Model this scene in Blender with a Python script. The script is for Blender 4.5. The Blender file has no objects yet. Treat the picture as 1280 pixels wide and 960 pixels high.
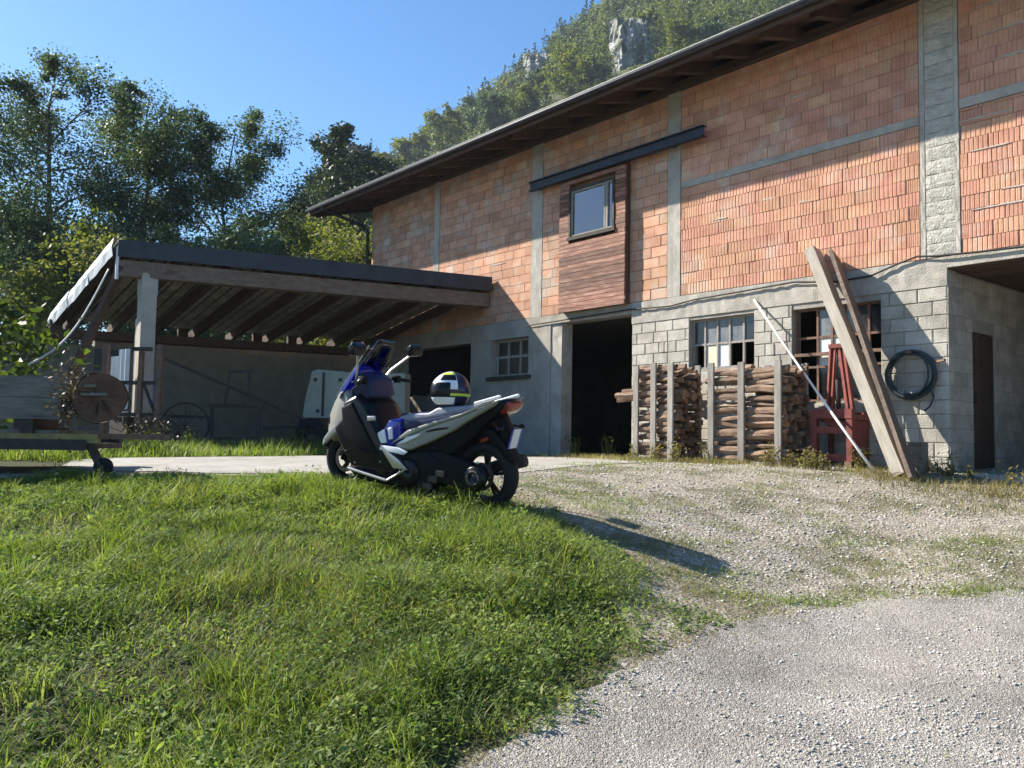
import bpy, bmesh, math, random
import numpy as np
from mathutils import Matrix, Vector
R = math.radians
random.seed(7); RNG = np.random.default_rng(7)
SC = bpy.context.scene
COL = SC.collection

# ------------------------------------------------------------------ camera, sky, sun, exposure
cam_d = bpy.data.cameras.new("camera"); cam = bpy.data.objects.new("camera", cam_d); COL.objects.link(cam)
cam_d.sensor_width = 36.0; cam_d.lens = 36.0 * 1100 / 1280; cam_d.clip_end = 4000; cam_d.clip_start = 0.05
_p = math.atan((551 - 480) / 1100.0); _r = R(1.0)
_f = Vector((0, math.cos(_p), math.sin(_p))); _x0 = Vector((1, 0, 0)); _u0 = _x0.cross(_f)
_x = _x0 * math.cos(_r) + _u0 * math.sin(_r); _u = _x.cross(_f)
cam.matrix_world = Matrix(((_x.x, _u.x, -_f.x, 0), (_x.y, _u.y, -_f.y, 0), (_x.z, _u.z, -_f.z, 1.5), (0, 0, 0, 1)))
SC.camera = cam

SUN_EL = R(36.3); SUN_H = Vector((-0.92, 0.391, 0)).normalized()
SUN_DIR = Vector((SUN_H.x * math.cos(SUN_EL), SUN_H.y * math.cos(SUN_EL), math.sin(SUN_EL)))
w = bpy.data.worlds.new("World"); SC.world = w; w.use_nodes = True
nt = w.node_tree; bg = nt.nodes["Background"]
sky = nt.nodes.new("ShaderNodeTexSky"); sky.sky_type = 'NISHITA'; sky.sun_disc = False
sky.sun_elevation = SUN_EL; sky.sun_rotation = math.atan2(SUN_H.x, SUN_H.y)
sky.altitude = 300; sky.air_density = 1.0; sky.dust_density = 0.5; sky.ozone_density = 3.5
hs_ = nt.nodes.new('ShaderNodeHueSaturation'); hs_.inputs['Saturation'].default_value = 1.30; nt.links.new(sky.outputs[0], hs_.inputs['Color']); nt.links.new(hs_.outputs[0], bg.inputs[0]); bg.inputs[1].default_value = 0.08
sl = bpy.data.lights.new("sun", 'SUN'); sl.energy = 5.0; sl.angle = R(0.53); sl.color = (1.0, 0.93, 0.82)
so = bpy.data.objects.new("sun", sl); COL.objects.link(so)
so.rotation_euler = SUN_DIR.to_track_quat('Z', 'Y').to_euler(); so.location = (-20, 10, 30)
SC.view_settings.view_transform = 'Standard'; SC.view_settings.look = 'None'
SC.view_settings.exposure = 1.28; SC.view_settings.gamma = 1.0
SC.render.engine = 'CYCLES'
SC.cycles.max_bounces = 6; SC.cycles.transparent_max_bounces = 8
SC.cycles.use_denoising = True

# ------------------------------------------------------------------ frames and terrain
FA = math.atan2(900, 1100)
U = Vector((-math.sin(FA), math.cos(FA), 0)); N = Vector((-math.cos(FA), -math.sin(FA), 0))
P0 = Vector((6.0689, 12.2, 0)); BROT = math.atan2(U.y, U.x)
def W(s, q, z): return P0 + U * s + N * q + Vector((0, 0, z))
LY = [-30, 0, 2, 3.93, 5.2, 6.8, 8.2, 9.5, 10.3, 12, 16, 30]; LZ = [-.3, -.12, -.06, .02, .27, .56, .80, 1.0, 1.08, 1.17, 1.21, 1.21]
RY = [-30, 0, 2, 4, 6.2, 7.2, 8.3, 9.6, 11, 12, 13, 30]; RZ = [-.3, -.12, -.05, .02, .136, .25, .44, .70, .98, 1.15, 1.21, 1.21]
def terr(X, Y):
    X = np.asarray(X, float); Y = np.asarray(Y, float)
    t = X / np.maximum(Y, 1.0); k = np.clip((t + .05) / .47, 0, 1); k = k * k * (3 - 2 * k)
    z = np.interp(Y, LY, LZ) * (1 - k) + np.interp(Y, RY, RZ) * k
    n = .018 * np.sin(X * 1.9 + .6 * Y) * np.sin(Y * 2.3 + .4 * X) + .015 * np.sin(X * 4.1 - 1.3) * np.sin(Y * 3.7 + X)
    fade = np.clip((12 - Y) / 3, 0, 1)
    return z + n * fade
def tz(X, Y): return float(terr(X, Y))
def vnoise(X, Y, s, seed=0):
    r = np.random.default_rng(seed); o = np.zeros(np.shape(X))
    for i in range(6):
        a = r.uniform(0, 6.28); k = s * r.uniform(.6, 1.7); ph = r.uniform(0, 6.28)
        o = o + np.sin((np.cos(a) * X + np.sin(a) * Y) * k + ph + 1.3 * np.sin((np.sin(a) * X - np.cos(a) * Y) * k * .7 + ph))
    return o / 6 * 1.6

# ------------------------------------------------------------------ materials
def mat(name, c1, c2=None, scale=6., rough=.8, bump=0., bscale=None, rnd=0., island=0., metal=0., spec=.3,
        stretch=(1, 1, 1), coord='obj', c3=None, s3=1.0, t3=(.55, .7), detail=6, coat=0., hsv=0.):
    m = bpy.data.materials.new(name); m.use_nodes = True; n = m.node_tree; L = n.links
    b = n.nodes["Principled BSDF"]; b.inputs["Roughness"].default_value = rough; b.inputs["Metallic"].default_value = metal
    b.inputs["Specular IOR Level"].default_value = spec
    if coat: b.inputs["Coat Weight"].default_value = coat; b.inputs["Coat Roughness"].default_value = .05
    if coord == 'obj':
        tc = n.nodes.new("ShaderNodeTexCoord").outputs["Object"]
    else:
        tc = n.nodes.new("ShaderNodeNewGeometry").outputs["Position"]
    mp = n.nodes.new("ShaderNodeMapping"); mp.inputs["Scale"].default_value = stretch; L.new(tc, mp.inputs[0])
    vec = mp.outputs[0]
    if coord == 'obj':
        oi = n.nodes.new("ShaderNodeObjectInfo"); vm = n.nodes.new("ShaderNodeVectorMath"); vm.operation = 'ADD'
        ms = n.nodes.new("ShaderNodeMath"); ms.operation = 'MULTIPLY'; ms.inputs[1].default_value = 37.
        L.new(oi.outputs["Random"], ms.inputs[0]); L.new(vec, vm.inputs[0]); L.new(ms.outputs[0], vm.inputs[1]); vec = vm.outputs[0]
    c2 = c2 or c1
    ns = n.nodes.new("ShaderNodeTexNoise"); ns.inputs["Scale"].default_value = scale; ns.inputs["Detail"].default_value = detail; ns.inputs["Roughness"].default_value = .65
    L.new(vec, ns.inputs["Vector"])
    rp = n.nodes.new("ShaderNodeValToRGB"); rp.color_ramp.elements[0].position = .32; rp.color_ramp.elements[1].position = .68
    rp.color_ramp.elements[0].color = (*c1, 1); rp.color_ramp.elements[1].color = (*c2, 1)
    L.new(ns.outputs["Fac"], rp.inputs[0]); col = rp.outputs[0]
    if c3:
        n3 = n.nodes.new("ShaderNodeTexNoise"); n3.inputs["Scale"].default_value = s3; n3.inputs["Detail"].default_value = 7; n3.inputs["Roughness"].default_value = .7
        L.new(vec, n3.inputs["Vector"])
        r3 = n.nodes.new("ShaderNodeMapRange"); r3.inputs[1].default_value = t3[0]; r3.inputs[2].default_value = t3[1]
        L.new(n3.outputs["Fac"], r3.inputs[0])
        mx = n.nodes.new("ShaderNodeMixRGB"); L.new(r3.outputs[0], mx.inputs[0]); L.new(col, mx.inputs[1]); mx.inputs[2].default_value = (*c3, 1); col = mx.outputs[0]
    if rnd or island:
        src = []
        if rnd: src.append((n.nodes.new("ShaderNodeObjectInfo").outputs["Random"], rnd))
        if island: src.append((n.nodes.new("ShaderNodeNewGeometry").outputs["Random Per Island"], island))
        val = None
        for o, a in src:
            mr = n.nodes.new("ShaderNodeMapRange"); mr.inputs[3].default_value = 1 - a; mr.inputs[4].default_value = 1 + a; L.new(o, mr.inputs[0])
            if val is None: val = mr.outputs[0]
            else:
                q = n.nodes.new("ShaderNodeMath"); q.operation = 'MULTIPLY'; L.new(val, q.inputs[0]); L.new(mr.outputs[0], q.inputs[1]); val = q.outputs[0]
        hs = n.nodes.new("ShaderNodeHueSaturation"); L.new(val, hs.inputs["Value"]); L.new(col, hs.inputs["Color"])
        if hsv:
            mh = n.nodes.new("ShaderNodeMapRange"); mh.inputs[3].default_value = .5 - hsv; mh.inputs[4].default_value = .5 + hsv
            L.new(src[0][0], mh.inputs[0])
            fr = n.nodes.new("ShaderNodeMath"); fr.operation = 'MULTIPLY'; fr.inputs[1].default_value = 7.31; L.new(src[0][0], fr.inputs[0])
            f2 = n.nodes.new("ShaderNodeMath"); f2.operation = 'FRACT'; L.new(fr.outputs[0], f2.inputs[0]); L.new(f2.outputs[0], mh.inputs[0])
            L.new(mh.outputs[0], hs.inputs["Hue"])
        col = hs.outputs[0]
    L.new(col, b.inputs["Base Color"])
    if bump:
        nb = n.nodes.new("ShaderNodeTexNoise"); nb.inputs["Scale"].default_value = bscale or scale * 4; nb.inputs["Detail"].default_value = 8
        L.new(vec, nb.inputs["Vector"])
        bp = n.nodes.new("ShaderNodeBump"); bp.inputs["Strength"].default_value = bump; bp.inputs["Distance"].default_value = .02
        L.new(nb.outputs["Fac"], bp.inputs["Height"]); L.new(bp.outputs[0], b.inputs["Normal"])
    return m

def leafmat(name, cols, trans=.45, wscale=.6, tcol=None, rough=.55):
    """leaf colour from a random value per leaf and a slow world noise; partly translucent"""
    m = bpy.data.materials.new(name); m.use_nodes = True; n = m.node_tree; L = n.links
    b = n.nodes["Principled BSDF"]; b.inputs["Roughness"].default_value = rough; b.inputs["Specular IOR Level"].default_value = .3
    g = n.nodes.new("ShaderNodeNewGeometry")
    ns = n.nodes.new("ShaderNodeTexNoise"); ns.inputs["Scale"].default_value = wscale; ns.inputs["Detail"].default_value = 4
    L.new(g.outputs["Position"], ns.inputs["Vector"])
    a = n.nodes.new("ShaderNodeMath"); a.operation = 'MULTIPLY_ADD'; a.inputs[1].default_value = .55; L.new(g.outputs["Random Per Island"], a.inputs[0])
    a2 = n.nodes.new("ShaderNodeMath"); a2.operation = 'MULTIPLY_ADD'; a2.inputs[1].default_value = 1.3; a2.inputs[2].default_value = -.4; L.new(ns.outputs["Fac"], a2.inputs[0])
    L.new(a2.outputs[0], a.inputs[2])
    rp = n.nodes.new("ShaderNodeValToRGB"); e = rp.color_ramp.elements
    while len(e) < len(cols): e.new(.5)
    for i, c in enumerate(cols): e[i].position = .1 + .8 * i / (len(cols) - 1); e[i].color = (*c, 1)
    L.new(a.outputs[0], rp.inputs[0]); L.new(rp.outputs[0], b.inputs["Base Color"])
    tr = n.nodes.new("ShaderNodeBsdfTranslucent")
    mxc = n.nodes.new("ShaderNodeMixRGB"); mxc.blend_type = 'MULTIPLY'; mxc.inputs[0].default_value = 1; mxc.inputs[2].default_value = (*(tcol or (1.5, 1.5, .6)), 1)
    L.new(rp.outputs[0], mxc.inputs[1]); L.new(mxc.outputs[0], tr.inputs[0])
    mx = n.nodes.new("ShaderNodeMixShader"); mx.inputs[0].default_value = trans
    L.new(b.outputs[0], mx.inputs[1]); L.new(tr.outputs[0], mx.inputs[2]); L.new(mx.outputs[0], n.nodes["Material Output"].inputs[0])
    return m

M = {}
M['brick'] = mat('terracotta', (.47, .235, .150), (.615, .34, .23), 3.2, .9, .5, 60, rnd=.13, island=.12, hsv=.009, coord='world', c3=(.60, .46, .37), s3=1.5, t3=(.52, .74))
M['brick2'] = mat('orange_terracotta', (.48, .25, .15), (.62, .36, .23), 3.2, .9, .5, 60, rnd=.16, island=.16, hsv=.010, coord='world', c3=(.50, .43, .35), s3=2.1, t3=(.48, .68))
M['mortar'] = mat('mortar', (.20, .15, .12), (.33, .27, .22), 8, .95, .6, 60)
M['blockmortar'] = mat('grey_block_mortar', (.27, .25, .215), (.38, .355, .31), 8, .95, .6, 60, coord='world')
M['smear'] = mat('mortar_smear', (.42, .37, .31), (.52, .47, .41), 14, .95, .8, 60)
M['concrete'] = mat('concrete', (.33, .305, .26), (.47, .44, .385), 3.5, .92, .6, 45, coord='world', c3=(.24, .22, .18), s3=1.1, t3=(.52, .75))
M['block'] = mat('concrete_block', (.40, .375, .32), (.56, .53, .46), 5, .93, .9, 70, rnd=.13, coord='world', c3=(.28, .25, .20), s3=1.6, t3=(.48, .72))
M['splitblock'] = mat('rough_block', (.36, .345, .30), (.52, .50, .44), 9, .95, 1.0, 40, rnd=.08, coord='world', c3=(.33, .31, .26), s3=3)
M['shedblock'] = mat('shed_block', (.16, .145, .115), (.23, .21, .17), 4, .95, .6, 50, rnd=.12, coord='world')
M['plaster'] = mat('pale_plaster', (.27, .245, .205), (.39, .36, .31), 2.5, .9, .3, 40, coord='world')
M['darkwood'] = mat('dark_brown_wood', (.050, .032, .024), (.115, .072, .052), 3, .75, .4, 30, stretch=(1, 6, 6), rnd=.25)
M['redboard'] = mat('red_brown_board', (.15, .066, .044), (.33, .16, .105), 3, .7, .5, 30, stretch=(1, 9, 9), rnd=.40, c3=(.42, .28, .22), s3=3, t3=(.52, .72))
M['fadedbeam'] = mat('faded_brown_beam', (.13, .095, .07), (.24, .18, .14), 3, .8, .4, 30, stretch=(6, 1, 6), c3=(.11, .06, .04), s3=1.2)
M['soffit'] = mat('soffit_board', (.06, .036, .026), (.12, .072, .052), 3, .8, .3, 30, stretch=(6, 1, 6), rnd=.2)
M['greywood'] = mat('weathered_grey_wood', (.22, .20, .175), (.37, .345, .305), 3, .85, .5, 30, stretch=(7, 7, 1), rnd=.15)
M['palebeam'] = mat('pale_timber', (.31, .275, .225), (.46, .425, .36), 2.5, .8, .4, 30, stretch=(8, 8, 1), rnd=.1, c3=(.33, .28, .22), s3=2)
M['timber'] = mat('old_sawn_timber', (.14, .12, .098), (.26, .23, .195), 2.5, .85, .5, 30, stretch=(1, 7, 7), rnd=.15, c3=(.08, .075, .07), s3=2)
M['log'] = mat('log_bark', (.14, .088, .06), (.30, .205, .145), 6, .9, .9, 30, stretch=(1, 4, 4), rnd=.35, c3=(.42, .35, .27), s3=2.5, t3=(.54, .72))
M['logend'] = mat('log_end', (.14, .08, .05), (.28, .165, .10), 10, .85, .4, 60, rnd=.4)
M['bark'] = mat('tree_bark', (.045, .038, .03), (.11, .095, .075), 5, .95, .9, 18, stretch=(3, 3, .7))
M['steel'] = mat('blue_black_steel', (.018, .022, .034), (.04, .046, .06), 6, .5, .2, 40, metal=.3)
M['iron'] = mat('dark_iron', (.035, .032, .03), (.085, .07, .058), 9, .75, .4, 60, metal=.2)
M['rust'] = mat('rusty_steel', (.13, .075, .055), (.24, .15, .11), 12, .85, .4, 60)
M['redpaint'] = mat('faded_red_paint', (.13, .028, .024), (.24, .065, .05), 8, .6, .3, 50, c3=(.16, .10, .075), s3=6, t3=(.6, .75))
M['sheet'] = mat('galvanised_edge', (.07, .075, .07), (.13, .135, .13), 3, .45, .1, 30, metal=.35)
M['sheetdark'] = mat('dark_roof_sheet', (.035, .04, .05), (.06, .066, .08), 3, .55, .1, 30, metal=.2)
M['whitesheet'] = mat('white_sheet_metal', (.62, .64, .66), (.82, .83, .85), 3, .5, .2, 20, stretch=(6, 6, .6))
M['whitepaint'] = mat('white_paint', (.72, .70, .66), (.84, .82, .78), 4, .6, .2, 40)
M['cream'] = mat('cream_paint', (.27, .275, .22), (.36, .365, .30), 4, .55, .15, 30, c3=(.30, .28, .22), s3=4)
M['blueplastic'] = mat('blue_grey_barrel', (.10, .14, .24), (.16, .2, .3), 4, .5)
M['yellow'] = mat('worn_yellow_paint', (.22, .18, .07), (.34, .28, .11), 5, .7, .3, 40, c3=(.14, .10, .06), s3=4, t3=(.5, .7))
M['logcut'] = mat('reddish_cut_end', (.085, .045, .03), (.16, .085, .055), 5, .85, .5, 40)
M['tile'] = mat('grey_roof_tile', (.24, .215, .185), (.36, .33, .295), 5, .9, .4, 50, rnd=.2, island=.2)
M['hose'] = mat('dark_hose', (.018, .03, .032), (.045, .07, .072), 8, .45)
M['cable'] = mat('black_cable', (.02, .02, .022), None, 5, .6)
M['rope'] = mat('pale_rope', (.5, .5, .46), (.68, .67, .62), 20, .8)
M['rubber'] = mat('tyre_rubber', (.010, .010, .011), (.018, .018, .019), 20, .8, .2, 80)
M['blackplastic'] = mat('black_plastic', (.008, .008, .009), (.013, .013, .015), 30, .5, .05, 200, spec=.08)
M['gloss'] = mat('gloss_black', (.006, .007, .010), None, 5, .28, spec=.2, coat=.12)
M['pearl'] = mat('pearl_grey_paint', (.27, .265, .235), None, 5, .35, coat=.3, spec=.3)
M['white'] = mat('gloss_white', (.78, .79, .82), None, 5, .25, coat=.5)
M['blue'] = mat('blue_paint', (.008, .016, .26), None, 5, .28, coat=.6)
M['silver'] = mat('brushed_silver', (.5, .5, .52), None, 5, .3, metal=.8)
M['navy'] = mat('navy_vinyl', (.012, .016, .05), (.02, .026, .075), 40, .4)
M['frame'] = mat('weathered_steel_frame', (.24, .21, .19), (.38, .35, .32), 12, .8, .3, 60)
M['seat'] = mat('seat_cover', (.20, .20, .245), (.26, .26, .31), 40, .4, .1, 200)
M['redlens'] = mat('red_lens', (.24, .012, .010), None, 5, .15, coat=.5)
M['neon'] = mat('neon_yellow', (.6, .72, .06), None, 5, .35)
M['purple'] = mat('dark_violet', (.018, .014, .035), None, 5, .3, spec=.3, coat=.3)
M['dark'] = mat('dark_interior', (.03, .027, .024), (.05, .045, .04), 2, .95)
M['canvas'] = mat('pale_curtain', (.55, .58, .56), (.66, .68, .65), 5, .9, .2, 30)
M['rock'] = mat('limestone', (.20, .19, .17), (.44, .42, .39), .35, .9, 1.0, .8, coord='world', stretch=(1, 1, .5), c3=(.06, .075, .03), s3=.22, t3=(.48, .56))
M['board'] = mat('pale_pane', (.60, .55, .40), (.70, .66, .52), 6, .7)

def glass(name, tint, refl=.35, rough=.02):
    m = bpy.data.materials.new(name); m.use_nodes = True; n = m.node_tree; L = n.links
    n.nodes.remove(n.nodes["Principled BSDF"])
    t = n.nodes.new("ShaderNodeBsdfTransparent"); t.inputs[0].default_value = (*tint, 1)
    g = n.nodes.new("ShaderNodeBsdfGlossy"); g.inputs["Roughness"].default_value = rough
    fr = n.nodes.new("ShaderNodeFresnel"); fr.inputs[0].default_value = 1.5
    a = n.nodes.new("ShaderNodeMath"); a.operation = 'ADD'; a.inputs[1].default_value = refl; L.new(fr.outputs[0], a.inputs[0])
    mx = n.nodes.new("ShaderNodeMixShader"); L.new(a.outputs[0], mx.inputs[0]); L.new(t.outputs[0], mx.inputs[1]); L.new(g.outputs[0], mx.inputs[2])
    L.new(mx.outputs[0], n.nodes["Material Output"].inputs[0]); return m
M['glass'] = glass('window_glass', (.8, .84, .84), .16)
M['dirtyglass'] = glass('dusty_glass', (.35, .37, .37), .05, .3)
M['greypane'] = mat('dusty_pane', (.10, .115, .125), (.20, .22, .23), 6, .35, spec=.5)
M['screen'] = glass('blue_screen', (.03, .05, .6), .02, .05)

# ------------------------------------------------------------------ mesh builder
class MB:
    def __init__(s): s.v = []; s.f = []; s.mi = []; s.cur = 0
    def add(s, vs, fs):
        o = len(s.v); s.v += [tuple(v) for v in vs]; s.f += [tuple(i + o for i in f) for f in fs]; s.mi += [s.cur] * len(fs); return s
    def box(s, x0, x1, y0, y1, z0, z1, mtx=None):
        vs = [Vector((x, y, z)) for z in (z0, z1) for y in (y0, y1) for x in (x0, x1)]
        if mtx: vs = [mtx @ v for v in vs]
        return s.add(vs, [(0, 2, 3, 1), (4, 5, 7, 6), (0, 1, 5, 4), (2, 6, 7, 3), (0, 4, 6, 2), (1, 3, 7, 5)])
    def bar(s, a, b, w, h, up=(0, 0, 1), w2=None, h2=None):
        a = Vector(a); b = Vector(b); d = (b - a).normalized(); up = Vector(up)
        x = d.cross(up)
        if x.length < 1e-4: x = d.cross(Vector((1, 0, 0)))
        x.normalize(); y = x.cross(d)
        vs = []
        for p, ww, hh in ((a, w, h), (b, w2 or w, h2 or h)):
            vs += [p + x * (i * ww / 2) + y * (j * hh / 2) for i, j in ((-1, -1), (1, -1), (1, 1), (-1, 1))]
        return s.add(vs, [(3, 2, 1, 0), (4, 5, 6, 7), (0, 1, 5, 4), (1, 2, 6, 5), (2, 3, 7, 6), (3, 0, 4, 7)])
    def tube(s, pts, r, n=8, caps=True):
        pts = [Vector(p) for p in pts]; k = len(pts); rr = r if hasattr(r, '__len__') else [r] * k
        vs = []; fs = []; ref = None
        for i, p in enumerate(pts):
            d = (pts[min(i + 1, k - 1)] - pts[max(i - 1, 0)]).normalized()
            if ref is None: ref = d.orthogonal().normalized()
            ref = (ref - d * ref.dot(d))
            ref = ref.normalized() if ref.length > 1e-5 else d.orthogonal().normalized()
            y = d.cross(ref)
            vs += [p + (ref * math.cos(2 * math.pi * j / n) + y * math.sin(2 * math.pi * j / n)) * rr[i] for j in range(n)]
        for i in range(k - 1):
            for j in range(n):
                a = i * n + j; b = i * n + (j + 1) % n; fs.append((a, b, b + n, a + n))
        if caps: fs.append(tuple(range(n - 1, -1, -1))); fs.append(tuple((k - 1) * n + j for j in range(n)))
        return s.add(vs, fs)
    def lathe(s, prof, n, org=(0, 0, 0), axis='y', close=True):
        """prof: (radius, along) pairs, closed loop when close"""
        vs = []; fs = []; k = len(prof); o = Vector(org)
        for j in range(n):
            a = 2 * math.pi * j / n
            for r, h in prof:
                c, d = r * math.cos(a), r * math.sin(a)
                vs.append(o + (Vector((c, h, d)) if axis == 'y' else Vector((c, d, h)) if axis == 'z' else Vector((h, c, d))))
        for j in range(n):
            for i in range(k if close else k - 1):
                a = j * k + i; b = j * k + (i + 1) % k; c = ((j + 1) % n) * k + (i + 1) % k; d = ((j + 1) % n) * k + i
                fs.append((a, d, c, b) if axis == 'y' else (a, b, c, d))
        return s.add(vs, fs)
    def puff(s, poly, w, y0=0., lay=((-1, .80), (-.82, .94), (-.35, 1), (.35, 1), (.82, .94), (1, .80)), wf=None):
        """side outline in x-z, given thickness in y with rounded flanks; wf(x,z) scales the half width"""
        k = len(poly); cx = sum(p[0] for p in poly) / k; cz = sum(p[1] for p in poly) / k
        vs = []
        for yy, sc in lay:
            for x, z in poly:
                X = cx + (x - cx) * sc; Z = cz + (z - cz) * sc
                vs.append((X, y0 + yy * w * (wf(X, Z) if wf else 1), Z))
        fs = []; m = len(lay)
        for i in range(m - 1):
            for j in range(k):
                a = i * k + j; b = i * k + (j + 1) % k; fs.append((a, b, b + k, a + k))
        fs.append(tuple(range(k - 1, -1, -1))); fs.append(tuple((m - 1) * k + j for j in range(k)))
        return s.add(vs, fs)
    def ball(s, c, rx, ry, rz, n=14, m=8, jit=0, rnd=None):
        vs = [Vector(c) + Vector((0, 0, rz))]; fs = []
        for i in range(1, m):
            th = math.pi * i / m
            for j in range(n):
                a = 2 * math.pi * j / n; k = 1 + (rnd.uniform(-jit, jit) if jit else 0)
                vs.append(Vector(c) + Vector((rx * math.sin(th) * math.cos(a), ry * math.sin(th) * math.sin(a), rz * math.cos(th))) * k)
        vs.append(Vector(c) - Vector((0, 0, rz))); e = len(vs) - 1
        for j in range(n):
            fs.append((0, 1 + j, 1 + (j + 1) % n)); b = 1 + (m - 2) * n; fs.append((e, b + (j + 1) % n, b + j))
        for i in range(m - 2):
            for j in range(n):
                a = 1 + i * n + j; b = 1 + i * n + (j + 1) % n; fs.append((a, a + n, b + n, b))
        return s.add(vs, fs)
    def mesh(s, name, mats, smooth=False, fix=True):
        me = bpy.data.meshes.new(name); me.from_pydata(s.v, [], s.f)
        for m in (mats if isinstance(mats, (list, tuple)) else [mats] if mats else []): me.materials.append(m)
        if isinstance(mats, (list, tuple)): me.polygons.foreach_set('material_index', s.mi)
        if fix:
            bm = bmesh.new(); bm.from_mesh(me); bmesh.ops.recalc_face_normals(bm, faces=bm.faces); bm.to_mesh(me); bm.free()
        if smooth: me.shade_smooth()
        me.update(); return me
    def build(s, name, mats, parent=None, smooth=False, bevel=0., sub=0, auto=None, fix=True):
        o = bpy.data.objects.new(name, s.mesh(name, mats, smooth, fix)); COL.objects.link(o)
        if parent: o.parent = parent
        if bevel: b = o.modifiers.new('bevel', 'BEVEL'); b.width = bevel; b.segments = 1; b.limit_method = 'ANGLE'
        if sub: d = o.modifiers.new('sub', 'SUBSURF'); d.levels = sub; d.render_levels = sub
        return o

def tag(o, label=None, cat=None, group=None, kind=None):
    for k, v in (('label', label), ('category', cat), ('group', group), ('kind', kind)):
        if v: o[k] = v
    return o
def root(name, loc, rz, label, cat, group=None, kind=None):
    o = bpy.data.objects.new(name, None); COL.objects.link(o); o.location = loc; o.rotation_euler = (0, 0, rz); o.empty_display_size = .2
    return tag(o, label, cat, group, kind)
def inst(name, me, parent, loc, rot=(0, 0, 0), scale=(1, 1, 1)):
    o = bpy.data.objects.new(name, me); COL.objects.link(o); o.parent = parent; o.location = loc; o.rotation_euler = rot; o.scale = scale; return o
def npmesh(name, v, f, mats, parent=None, mi=None, smooth=False):
    """v (n,3), f (m,k) arrays -> one mesh object"""
    me = bpy.data.meshes.new(name); v = np.ascontiguousarray(v, np.float32); f = np.ascontiguousarray(f, np.int32); m, k = f.shape
    me.vertices.add(len(v)); me.vertices.foreach_set('co', v.ravel()); me.loops.add(m * k); me.loops.foreach_set('vertex_index', f.ravel())
    me.polygons.add(m); me.polygons.foreach_set('loop_start', np.arange(m, dtype=np.int32) * k)
    for x in (mats if isinstance(mats, (list, tuple)) else [mats]): me.materials.append(x)
    if mi is not None: me.polygons.foreach_set('material_index', np.ascontiguousarray(mi, np.int32))
    me.update(calc_edges=True)
    if smooth: me.shade_smooth()
    o = bpy.data.objects.new(name, me); COL.objects.link(o)
    if parent: o.parent = parent
    return o
# ------------------------------------------------------------------ ground sheet, road, path
def pip(X, Y, poly):
    X = np.asarray(X); Y = np.asarray(Y); ins = np.zeros(X.shape, bool); n = len(poly)
    for i in range(n):
        x1, y1 = poly[i]; x2, y2 = poly[(i + 1) % n]
        c = ((y1 > Y) != (y2 > Y)) & (X < (x2 - x1) * (Y - y1) / ((y2 - y1) or 1e-9) + x1)
        ins ^= c
    return ins
def pdist(X, Y, poly):
    d = np.full(np.shape(X), 1e9); n = len(poly)
    for i in range(n):
        a = np.array(poly[i], float); b = np.array(poly[(i + 1) % n], float); ab = b - a
        t = np.clip(((X - a[0]) * ab[0] + (Y - a[1]) * ab[1]) / (ab @ ab), 0, 1)
        d = np.minimum(d, np.hypot(X - a[0] - t * ab[0], Y - a[1] - t * ab[1]))
    return d
def sdf(X, Y, poly): return np.where(pip(X, Y, poly), 1, -1) * pdist(X, Y, poly)
GRASS = [(-14, 9.6), (-6, 9.5), (-5.4, 9.6), (-4.0, 10.0), (-2.2, 10.2), (-1.0, 9.9), (-.2, 9.5), (.12, 8.75), (.6, 8.3), (1.0, 7.7), (1.45, 7.1), (1.85, 6.75), (1.95, 6.6), (1.75, 6.4), (1.28, 5.95), (.66, 5.12), (.2, 4.5), (-.2, 4.0), (-.7, 3.0), (-1.5, 1.0), (-14, 1.0)]
STRIP = [(-14, 9.3), (-5.5, 9.8), (-5.3, 10.6), (-5.7, 11.6), (-5.3, 12.1), (-4.5, 13.2), (-3.1, 14.9), (-2.0, 15.6), (-.3, 16.6), (-2.5, 19.5), (-8, 17.5), (-16, 19.5)]
PATH_LO = [(-5.35, 10.5), (-4.9, 10.25), (-3.56, 10.15), (-2.2, 10.3), (-.9, 10.4), (0.1, 10.9), (.7, 11.75), (1.8, 13.3), (2.6, 14.8)]
PATH_UP = [(-5.75, 11.6), (-5.4, 11.9), (-4.5, 12.9), (-3.1, 14.5), (-1.6, 15.1), (0.1, 15.6), (.95, 16.6), (2.0, 17.3), (2.9, 17.6)]
ROAD_E = [(-3.2, 0), (-1.35, 2.4), (-.2, 3.98), (.05, 4.3), (.3, 4.6), (.75, 5.2), (1.1, 5.68), (1.45, 6.12), (1.9, 6.56), (2.64, 7.03), (3.6, 7.3), (4.5, 7.6), (6.0, 8.1), (9, 9.2), (16, 11.5)]
ROAD = ROAD_E + [(16, -6), (-3.2, -6)]
gx = np.unique(np.round(np.concatenate([-np.geomspace(10, 2500, 26), np.arange(-10, -5, .5), np.arange(-5, 8, .13), np.arange(8, 14, .6), np.geomspace(14, 2500, 24)]), 3))
gy = np.unique(np.round(np.concatenate([-np.geomspace(5, 2500, 20), np.arange(-5, 2.6, .6), np.arange(2.6, 13, .13), np.arange(13, 20, .4), np.geomspace(20, 2500, 26)]), 3))
GX, GY = np.meshgrid(gx, gy); GZ = terr(GX, GY)
v = np.stack([GX, GY, GZ], -1).reshape(-1, 3); nx, ny = len(gx), len(gy)
i = np.arange(nx * ny).reshape(ny, nx)
f = np.stack([i[:-1, :-1], i[:-1, 1:], i[1:, 1:], i[1:, :-1]], -1).reshape(-1, 4)
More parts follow.
